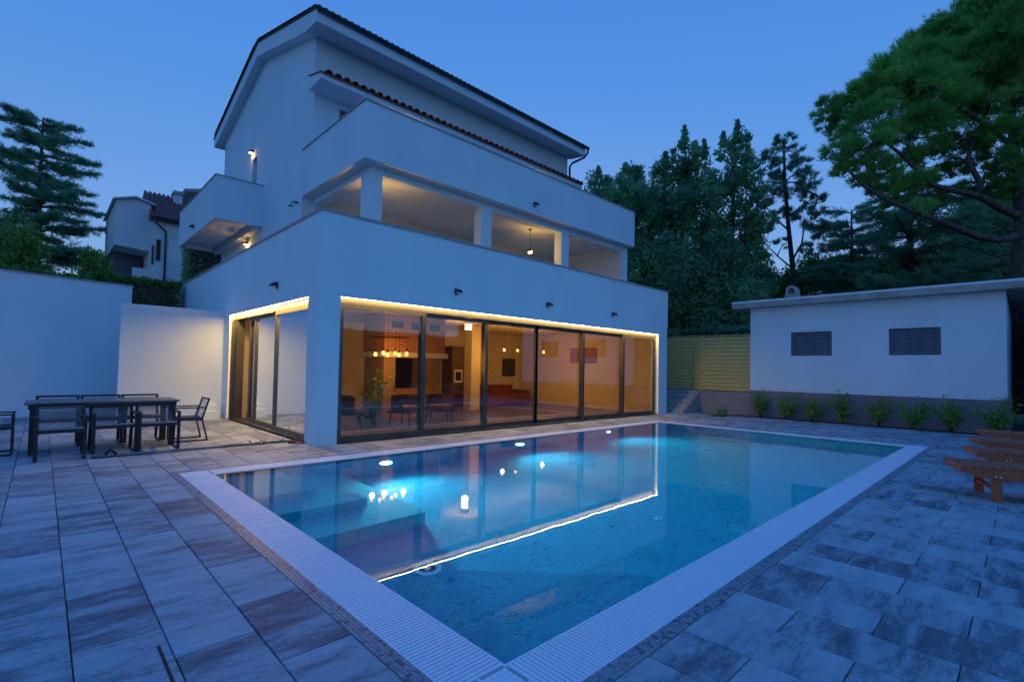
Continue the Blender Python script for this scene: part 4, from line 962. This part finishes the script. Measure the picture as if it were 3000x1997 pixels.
NB2 = thing('rear_house_gable', 'grey gable end of a house just showing over the side balcony', 'house', (3, 34, 0))
g = MB(); g.prism([(2.6,4),(8,4),(8,11),(4.6,13.9),(3.6,13.7),(2.6,11.8)], 'y', 33, 40); g.build('gable_wall', gm, NB2); NB2.location.x += 1.0; NB2.location.z -= .5
g = MB(); g.prism([(3.5,13.75),(4.6,14.0),(8.2,10.9),(8.2,11.15),(4.6,14.25),(3.4,13.95)], 'y', 32.7, 40); g.build('roof', M['stone'], NB2)
NB.location.x += NBX
# grey roofed house between the trees on the right
p = at(2250, 875, 33); H2 = thing('hidden_house', 'low grey roofed house half hidden behind the evergreens', 'house', (p.x, p.y, 0))
g = MB(); g.box(p.x-2.5, p.x+3, p.y, p.y+5, 0, p.z); g.build('wall_body', gm, H2)
g = MB(); g.prism([(p.x-3.2,p.z-.3),(p.x+3.4,p.z-1.2),(p.x+3.4,p.z-1.0),(p.x-1.2,p.z+1.9),(p.x-3.2,p.z+1.4)], 'y', p.y-.5, p.y+5.5); g.build('roof', M['stone'], H2)
# ================================================================== trees and hedges
def D(x, y, depth): return at(x*3000/2356, y*3000/2356, depth)      # picture position to a point at that distance
def px(r, depth): return r*3000/2356/FPX*depth
def limb(g, a, b, r0, r1, rng, bend=.12, n=6, sides=7):
    a = Vector(a); b = Vector(b); L = (b-a).length
    off = [Vector(rng.normal(size=3))*L*bend*.5 for _ in range(2)]
    P = []
    for i in range(n):
        s = i/(n-1); P.append(a.lerp(b, s)+off[0]*math.sin(math.pi*s)+off[1]*math.sin(2*math.pi*s)*.5)
    g.tube(P, [r0+(r1-r0)*i/(n-1) for i in range(n)], sides)
    return P
def ball(rng, n, shell=.55, up=0.0):
    d = rng.normal(size=(n*3, 3)); d /= np.linalg.norm(d, axis=1, keepdims=True)
    d = d[rng.uniform(size=len(d)) < np.clip(.5+up*d[:, 2]+.5*(1-abs(up)), .05, 1)][:n]
    r = rng.uniform(shell**3, 1, len(d))**(1/3); return d*r[:, None], d

def broadleaf(name, label, base, trunk, blobs, mat, bark, seed, lsize=.2, dens=60, group='leafy trees beyond the fence and outbuilding', tr=.22, spikes=()):
    """blobs: (centre, radius, squash); leaf clumps fill each blob unevenly"""
    rng = np.random.default_rng(seed); t = thing(name, label, 'tree', base, group)
    g = MB(); tp = [Vector(p) for p in trunk]; g.tube(tp, [tr*(1-.75*i/(len(tp)-1)) for i in range(len(tp))], 9)
    pts = []
    for c, r, sq in blobs:
        c = Vector(c); k = min(range(len(tp)), key=lambda i: (tp[i]-c).length+max(0, tp[i].z-c.z)*2)
        limb(g, tp[k], c, tr*.32, .02, rng)
        n = int(22*r*r)+8; q, d = ball(rng, n, .35, .25)
        cl = np.array(c)+q*np.array([r, r, r*sq]); rad = r*rng.uniform(.13, .30, n)
        m = max(16, int(dens*r*r*25/n))
        for j in range(len(cl)): pts.append(cl[j]+rng.normal(size=(m, 3))*rad[j]*np.array([.7,.7,.75]))
    for c, hgt, r in spikes:                                # upright shoots that break the outline
        m = int(hgt*320); zz = rng.uniform(0, 1, m); pts.append(np.array(c)+np.stack([rng.normal(size=m)*r*(1-zz*.85), rng.normal(size=m)*r*(1-zz*.85), zz*hgt], 1))
    g.build('trunk', bark, t, True)
    v, f = leaves(np.concatenate(pts), lsize, rng, .45); link('crown', arr_mesh('crown', v, f), mat, t); return t

def pine(name, label, base, trunk, limbs, blobs, mat, bark, seed, L=.34, wd=.02, k=9, dens=26, tr=.4, up=.45, shell=.55, group=None, spread=.5, sq=.62):
    rng = np.random.default_rng(seed); t = thing(name, label, 'tree', base, group)
    g = MB(); tp = [Vector(p) for p in trunk]; g.tube(tp, [tr*(1-.7*i/(len(tp)-1)) for i in range(len(tp))], 10)
    ends = []
    for pts_, r0, r1 in limbs:
        P = [Vector(p) for p in pts_]; g.tube(P, [r0+(r1-r0)*i/(len(P)-1) for i in range(len(P))], 8); ends += P[1:]
    ends += tp[len(tp)//2:]
    C_, D_ = [], []
    for c, r in blobs:
        c = Vector(c); e = min(ends, key=lambda q: (q-c).length); limb(g, e, c, min(.07, .03+.02*r), .015, rng, .2, 5, 5)
        for _ in range(int(2+r*3)):
            q = Vector(rng.normal(size=3)).normalized()*r*.8; q.z = abs(q.z)*.5; limb(g, c-Vector((0,0,r*.3)), c+q, .02, .006, rng, .2, 4, 4)
        n = int(dens*r*r*25); q, d = ball(rng, n, shell, up)
        # tufts gather into small rounded pads
        pads = int(8+r*r*15); pc_, _ = ball(rng, pads, .6, up); a = rng.integers(0, pads, n)
        q = pc_[a]+ (q-pc_[a])*.0 + rng.normal(size=(n,3))*.13
        C_.append(np.array(c)+q*np.array([r, r, r*sq])); dd = q*np.array([.7,.7,.5])+np.array([0,0,.75]); D_.append(dd/np.linalg.norm(dd, axis=1, keepdims=True))
    g.build('trunk', bark, t, True)
    v, f = tufts(np.concatenate(C_), np.concatenate(D_), L, wd, k, spread, rng); link('crown', arr_mesh('crown', v, f), mat, t); return t

def cedar(name, label, base, h, z0, spreadr, seed, mat, nb=46, lean=(0,0), group=None, L=.15, taper=.75, tr=.28):
    """layered cedar: flat horizontal boughs carrying upright needle tufts"""
    rng = np.random.default_rng(seed); t = thing(name, label, 'tree', base, group); B = Vector(base)
    top = B+Vector((lean[0], lean[1], h)); g = MB(); g.tube([B, B.lerp(top, .4), B.lerp(top, .75), top], [tr, tr*.7, tr*.35, .03], 9)
    C_ = []
    for i in range(nb):
        s = (i+rng.uniform(0, .8))/nb; z = z0+(h-z0)*s; az = i*2.4+rng.normal()*.3
        ln = spreadr*(1-taper*s**1.25)*rng.uniform(.42, 1.22); p0 = B.lerp(top, z/h); dr = Vector((math.cos(az), math.sin(az), 0)); sd = Vector((-dr.y, dr.x, 0))
        rise = rng.uniform(-.10, .46)
        P = [p0+dr*ln*u+Vector((0,0,ln*(rise*u-.62*u*u*(.5+rise)+.30*u*u*u))) for u in np.linspace(0, 1, 7)]
        g.tube(P, [.055*(ln/spreadr)+.02-.004*j for j in range(7)], 5)
        for j in range(int(14+ln*22)):
            u = rng.uniform(.12, 1); q = P[min(5, int(u*6))].lerp(P[min(6, int(u*6)+1)], u*6-int(u*6)); tl = ln*.34*(1.15-u)*rng.uniform(.5, 1.2)+.12; sg = rng.choice([-1, 1])
            d = (dr*.75+sd*sg*rng.uniform(.4, 1)+Vector((0,0,rng.uniform(-.5,.38)))).normalized()
            m = max(3, int(tl/.055)); w_ = np.linspace(0, 1, m)[:, None]
            C_.append(np.array(q)+w_*np.array(d*tl)+rng.normal(size=(m, 3))*.025)
    C_ = np.concatenate(C_); dd = rng.normal(size=C_.shape)*.55+np.array([0,0,.55]); dd /= np.linalg.norm(dd, axis=1, keepdims=True)
    g.build('trunk', M['barkdark'], t, True)
    v, f = tufts(C_, dd, L, .022, 5, .7, rng); link('crown', arr_mesh('crown', v, f), mat, t); return t

def hedge(name, label, x0, x1, y0, y1, z0, z1, seed, mat, n, lsize=.09, group=None):
    rng = np.random.default_rng(seed); t = thing(name, label, 'hedge', ((x0+x1)/2, (y0+y1)/2, z0), group)
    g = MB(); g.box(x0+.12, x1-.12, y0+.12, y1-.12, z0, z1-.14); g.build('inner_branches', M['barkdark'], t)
    u = rng.uniform(size=(n, 3)); side = rng.integers(0, 5, n); dpt = rng.uniform(0, .16, n)
    p = np.array([x0, y0, z0])+u*np.array([x1-x0, y1-y0, z1-z0])
    p[side == 0, 1] = y0+dpt[side == 0]; p[side == 1, 0] = x0+dpt[side == 1]; p[side == 2, 0] = x1-dpt[side == 2]; p[side >= 3, 2] = z1-dpt[side >= 3]+rng.normal(size=(side >= 3).sum())*.05
    v, f = leaves(p+rng.normal(size=p.shape)*.03, lsize, rng, .5); link('foliage', arr_mesh('foliage', v, f), mat, t); return t

# --- left: cedar, two light green bushes, hedges
b = D(80, 660, 27); cedar('cedar_tree', 'tall dark layered cedar at the left edge behind the garden wall', (b.x, b.y, 1.5), 13.4, 2.0, 3.7, 11, M['needle_cedar'], 90, L=.24, taper=.5)
def bushy(name, label, c, h, r, seed, mat, n, lsize, dark=None):
    rng = np.random.default_rng(seed); c = Vector(c); t = thing(name, label, 'bush', c); g = MB(); pts = []
    for i in range(14):
        a = rng.uniform(0, 6.28); q = c+Vector((math.cos(a)*r*rng.uniform(.1,.9), math.sin(a)*r*rng.uniform(.1,.9), h*rng.uniform(.55,1)))
        P = limb(g, c, q, .03, .006, rng, .15, 6, 5)
        for j in range(n//14):
            s = rng.uniform(.35, 1); k = min(4, int(s*5)); e = P[k].lerp(P[k+1], s*5-k); pts.append(np.array(e)+rng.normal(size=3)*r*.20)
    g.build('stem', M['bark'], t); v, f = leaves(np.array(pts), lsize, rng, .22, updown=1.6); link('foliage', arr_mesh('foliage', v, f), mat, t)
b = D(22, 640, 15.5); bushy('oleander_bush', 'bright green upright bush over the wall at the left frame edge', (b.x, b.y, b.z-.5), 2.3, .9, 21, M['leaf_olive'], 2600, .22)
b = D(232, 655, 16.5); bushy('oleander_bush', 'bright green spiky bush over the wall before the neighbour house', (b.x, b.y, b.z-.4), 1.55, .62, 22, M['leaf_olive'], 2200, .2)
b = D(222, 640, 26); broadleaf('small_conifer', 'dark small tree between the cedar and the neighbour house', (b.x, b.y, 2), [(b.x,b.y,2),(b.x,b.y,6.5)], [((b.x,b.y,6.4),.55,1.3),((b.x,b.y,5.4),.8,1.1)], M['leaf_dark'], M['barkdark'], 23, .14, 90, group=None, tr=.1)
hedge('low_hedge', 'loose low hedge along the top of the tall garden wall', -12, -2.6, 10.2, 11.2, 1.5, 3.98, 31, M['leaf_hedge'], 9000, .12)
hedge('clipped_hedge', 'clipped green hedge in the gap between garden wall and villa', -2.6, -.15, 11.5, 12.6, .5, 4.25, 32, M['leaf_hedge'], 12000, .09)
b = D(455, 600, 21); hedge('dark_hedge', 'tall dark hedge seen under the side balcony', b.x-.42, b.x+1.6, b.y, b.y+1.0, 2, b.z+.9, 33, M['leaf_dark'], 9000, .13)

# --- right: three dark evergreens, slender pine, cedar, big stone pine
def blobset(lst, depth, seed, sq=.95, dv=1.2):
    rng = np.random.default_rng(seed); return [(D(x, y, depth+rng.uniform(-dv, dv)), px(r, depth), sq) for x, y, r in lst]
dp = 25
b = D(1420, 760, dp); broadleaf('evergreen_tree', 'rounded dark evergreen rising behind the villa roof edge', (b.x,b.y,0), [(b.x,b.y,0),(b.x,b.y,4),D(1425,520,dp)],
    blobset([(1378,430,34),(1395,470,44),(1420,445,42),(1455,510,56),(1520,480,50),(1530,600,64),(1450,600,60),(1450,420,38),(1475,470,52),(1400,500,48),(1440,540,60),(1500,560,60),(1480,640,70),(1540,650,60),(1500,730,60)], dp, 41), M['leaf_dark'], M['barkdark'], 41, .2, 70,
    spikes=[(D(1376,410,dp),.6,.14),(D(1440,400,dp),.55,.14),(D(1430,420,dp),.5,.14)])
b = D(1570, 760, dp); broadleaf('evergreen_tree', 'tall dark evergreen with upright shoots, in the middle of the group', (b.x,b.y,0), [(b.x,b.y,0),(b.x,b.y,5),D(1570,430,dp)],
    blobset([(1530,400,36),(1575,360,34),(1555,440,52),(1610,400,46),(1600,470,56),(1540,500,52),(1590,560,70),(1640,540,50),(1560,640,78),(1640,650,70),(1600,730,80),(1540,740,60)], dp, 42), M['leaf_dark'], M['barkdark'], 42, .2, 70,
    spikes=[(D(1575,345,dp),1.25,.16),(D(1530,385,dp),.8,.18),(D(1620,370,dp),1.1,.15),(D(1600,360,dp),.8,.15)])
b = D(1680, 760, dp-1); broadleaf('evergreen_tree', 'tall dark evergreen on the right of the group, with a pointed top', (b.x,b.y,0), [(b.x,b.y,0),(b.x,b.y,5),D(1690,380,dp-1)],
    blobset([(1700,340,30),(1672,350,24),(1715,390,36),(1690,420,42),(1650,450,40),(1720,460,42),(1700,520,46),(1660,570,44),(1735,520,40),(1735,580,44),(1740,650,46),(1625,600,60),(1690,640,50),(1680,700,62),(1640,740,60),(1710,720,46)], dp-1, 43), M['leaf_dark'], M['barkdark'], 43, .19, 70,
    spikes=[(D(1697,330,dp-1),1.15,.17),(D(1720,370,dp-1),.7,.15),(D(1664,340,dp-1),.8,.14)])
dp = 25.5
b = D(1835, 690, dp)
tk = [(b.x,b.y,0), tuple(D(1832,690,dp)), tuple(D(1822,600,dp)), tuple(D(1812,500,dp)), tuple(D(1806,420,dp)), tuple(D(1803,330,dp))]
pine('slender_pine', 'slender dark pine with a bare trunk between evergreens and cedar', (b.x,b.y,0), tk,
     [([D(1822,600,dp),D(1845,560,dp),D(1850,520,dp)], .06, .03), ([D(1826,620,dp),D(1790,590,dp),D(1760,560,dp)], .05, .02), ([D(1815,530,dp),D(1780,500,dp),D(1765,480,dp)], .05, .02), ([D(1812,500,dp),D(1850,470,dp),D(1880,450,dp)], .05, .02)],
     [(D(x,y,dp+o), px(r,dp)) for x,y,r,o in ((1803,325,24,0),(1825,345,20,.5),(1780,365,26,-.5),(1838,385,30,.4),(1800,390,28,0),(1765,410,24,.6),(1860,420,30,-.6),(1780,445,30,0),(1828,440,30,.8),(1750,470,26,-.4),(1875,470,28,.5),(1800,495,26,.6),(1850,500,28,-.6),(1765,520,24,.3),(1885,530,30,0),(1745,545,22,-.3),(1870,575,26,.4),(1800,560,16,.3))],
     M['needle_slim'], M['barkdark'], 51, .22, .022, 8, 30, .17, .2, sq=.75)
b = D(2095, 690, 27); cedar('cedar_tree', 'broad dark cedar with flat boughs behind the outbuilding', (b.x,b.y,1.0), 11.6, 1.6, 5.6, 61, M['needle_cedar'], 62, L=.2, taper=.5, tr=.34)
b = D(1960, 690, 30); cedar('cedar_tree', 'second bluish cedar partly hidden behind the slender pine', (b.x,b.y,1.0), 10.6, 2.5, 4.4, 62, M['needle_cedar'], 50, L=.2, taper=.6)
b = D(2285, 690, 31); broadleaf('evergreen_tree', 'dense dark evergreen behind the stone pine trunk', (b.x,b.y,0), [(b.x,b.y,0),(b.x,b.y,6)], blobset([(2230,620,80),(2300,600,90),(2270,520,90),(2340,500,90),(2340,620,80),(2200,660,60),(2150,670,50)], 31, 44), M['leaf_dark'], M['barkdark'], 44, .24, 60)
b = D(1800, 700, 33); broadleaf('evergreen_tree', 'low bright green tree in the gap behind the slender pine', (b.x,b.y,0), [(b.x,b.y,0),(b.x,b.y,5)], blobset([(1760,680,50),(1810,665,46),(1860,640,52),(1905,650,56),(1950,640,60),(2010,650,60),(1735,640,40)], 33, 45), M['leaf_hedge'], M['barkdark'], 45, .22, 60)
hedge('ivy_hedge', 'loose green hedge just above the outbuilding roof', 20.2, 21.6, -9.0, 2.0, 1.0, 4.7, 34, M['leaf_hedge'], 16000, .14)
hedge('back_hedge', 'dark leafy hedge rising behind the wooden fence', 17.5, 19.0, -1.6, 9.0, 0, 3.4, 37, M['leaf_dark'], 16000, .16)
hedge('tall_hedge', 'tall clipped hedge at the right frame edge beyond the outbuilding', 15.6, 22, -16.0, -9.75, 0, 4.2, 35, M['leaf_hedge'], 30000, .13)
hedge('reflection_hedge', 'long dark hedge out of view, added for the reflection in the first glass panels', 6.5, 26, -17.5, -16.0, 0, 3.4, 36, M['leaf_dark'], 16000, .2)  # unseen hedge added to break the bright horizon mirrored in the glass
dp = 21
b = D(2338, 690, dp)
tk = [(b.x,b.y,0), tuple(D(2340,640,dp)), tuple(D(2350,520,dp)), tuple(D(2346,440,dp)), tuple(D(2334,340,dp)), tuple(D(2326,250,dp)), tuple(D(2322,160,dp))]
limbs = [([D(2352,540,dp),D(2300,552,dp-.5),D(2250,545,dp-1),D(2190,520,dp-1.5),D(2110,490,dp-2),D(2040,460,dp-2.3),D(1990,430,dp-2.5),D(1950,390,dp-2.6)], .17, .04),
         ([D(2350,500,dp),D(2300,478,dp-.6),D(2250,450,dp-1.1),D(2200,440,dp-1.5),D(2140,425,dp-1.8),D(2080,360,dp-2.2),D(2040,330,dp-2.4)], .17, .05),
         ([D(2250,450,dp-1.1),D(2255,420,dp-1.1),D(2225,370,dp-1.2),D(2240,320,dp-1.2),D(2270,260,dp-1)], .13, .05),
         ([D(2346,580,dp),D(2290,590,dp+.3),D(2240,570,dp+.5),D(2190,560,dp+.6)], .06, .02), ([D(2334,340,dp),D(2270,290,dp-1),D(2200,240,dp-2),D(2140,200,dp-2.5)], .12, .05), ([D(2330,300,dp),D(2380,240,dp+1),D(2430,200,dp+2)], .12, .05)]
rg = np.random.default_rng(5)
bl = []
for x, y, r in ((1918,250,38),(1900,290,26),(1962,235,46),(2010,215,52),(2060,180,58),(2100,140,60),(2150,105,66),(2205,70,70),(2260,40,74),(2320,20,80),(2380,0,85),(2440,20,90),
                (1950,290,46),(2010,275,56),(2070,250,62),(2130,215,68),(2190,180,72),(2250,150,76),(2310,120,80),(2370,110,84),(2440,120,90),
                (1935,340,38),(1990,345,50),(2050,325,56),(2110,300,60),(2170,275,64),(2230,255,66),(2290,230,70),(2350,215,76),(2420,230,84),(1965,385,30),(2020,395,40),(2080,380,44),(2150,355,50),(2210,340,52),(2280,320,56),(2340,310,60),(2410,330,70),(2110,420,32),(2190,400,36),(2260,385,40),(2320,390,44),(2460,420,70),(1945,400,26),(1985,420,28),(2030,440,32),(2085,430,34),(2140,440,34),(2200,450,32),(2250,430,36),(2300,440,38),(2345,450,36),(2060,470,24),(2120,480,22)):
    bl.append((D(x, y, dp+rg.uniform(-2.6, 1.2)), px(r, dp)))
    if y < 200: bl.append((D(x+rg.uniform(-20,30), y+25, dp+rg.uniform(1.5, 5)), px(r, dp)))
pine('stone_pine', 'huge bright green stone pine spreading its crown over the right side', (b.x,b.y,0), tk, limbs, bl, M['needle_pine'], M['bark'], 71, .27, .020, 9, 28, .34, .55, .6)
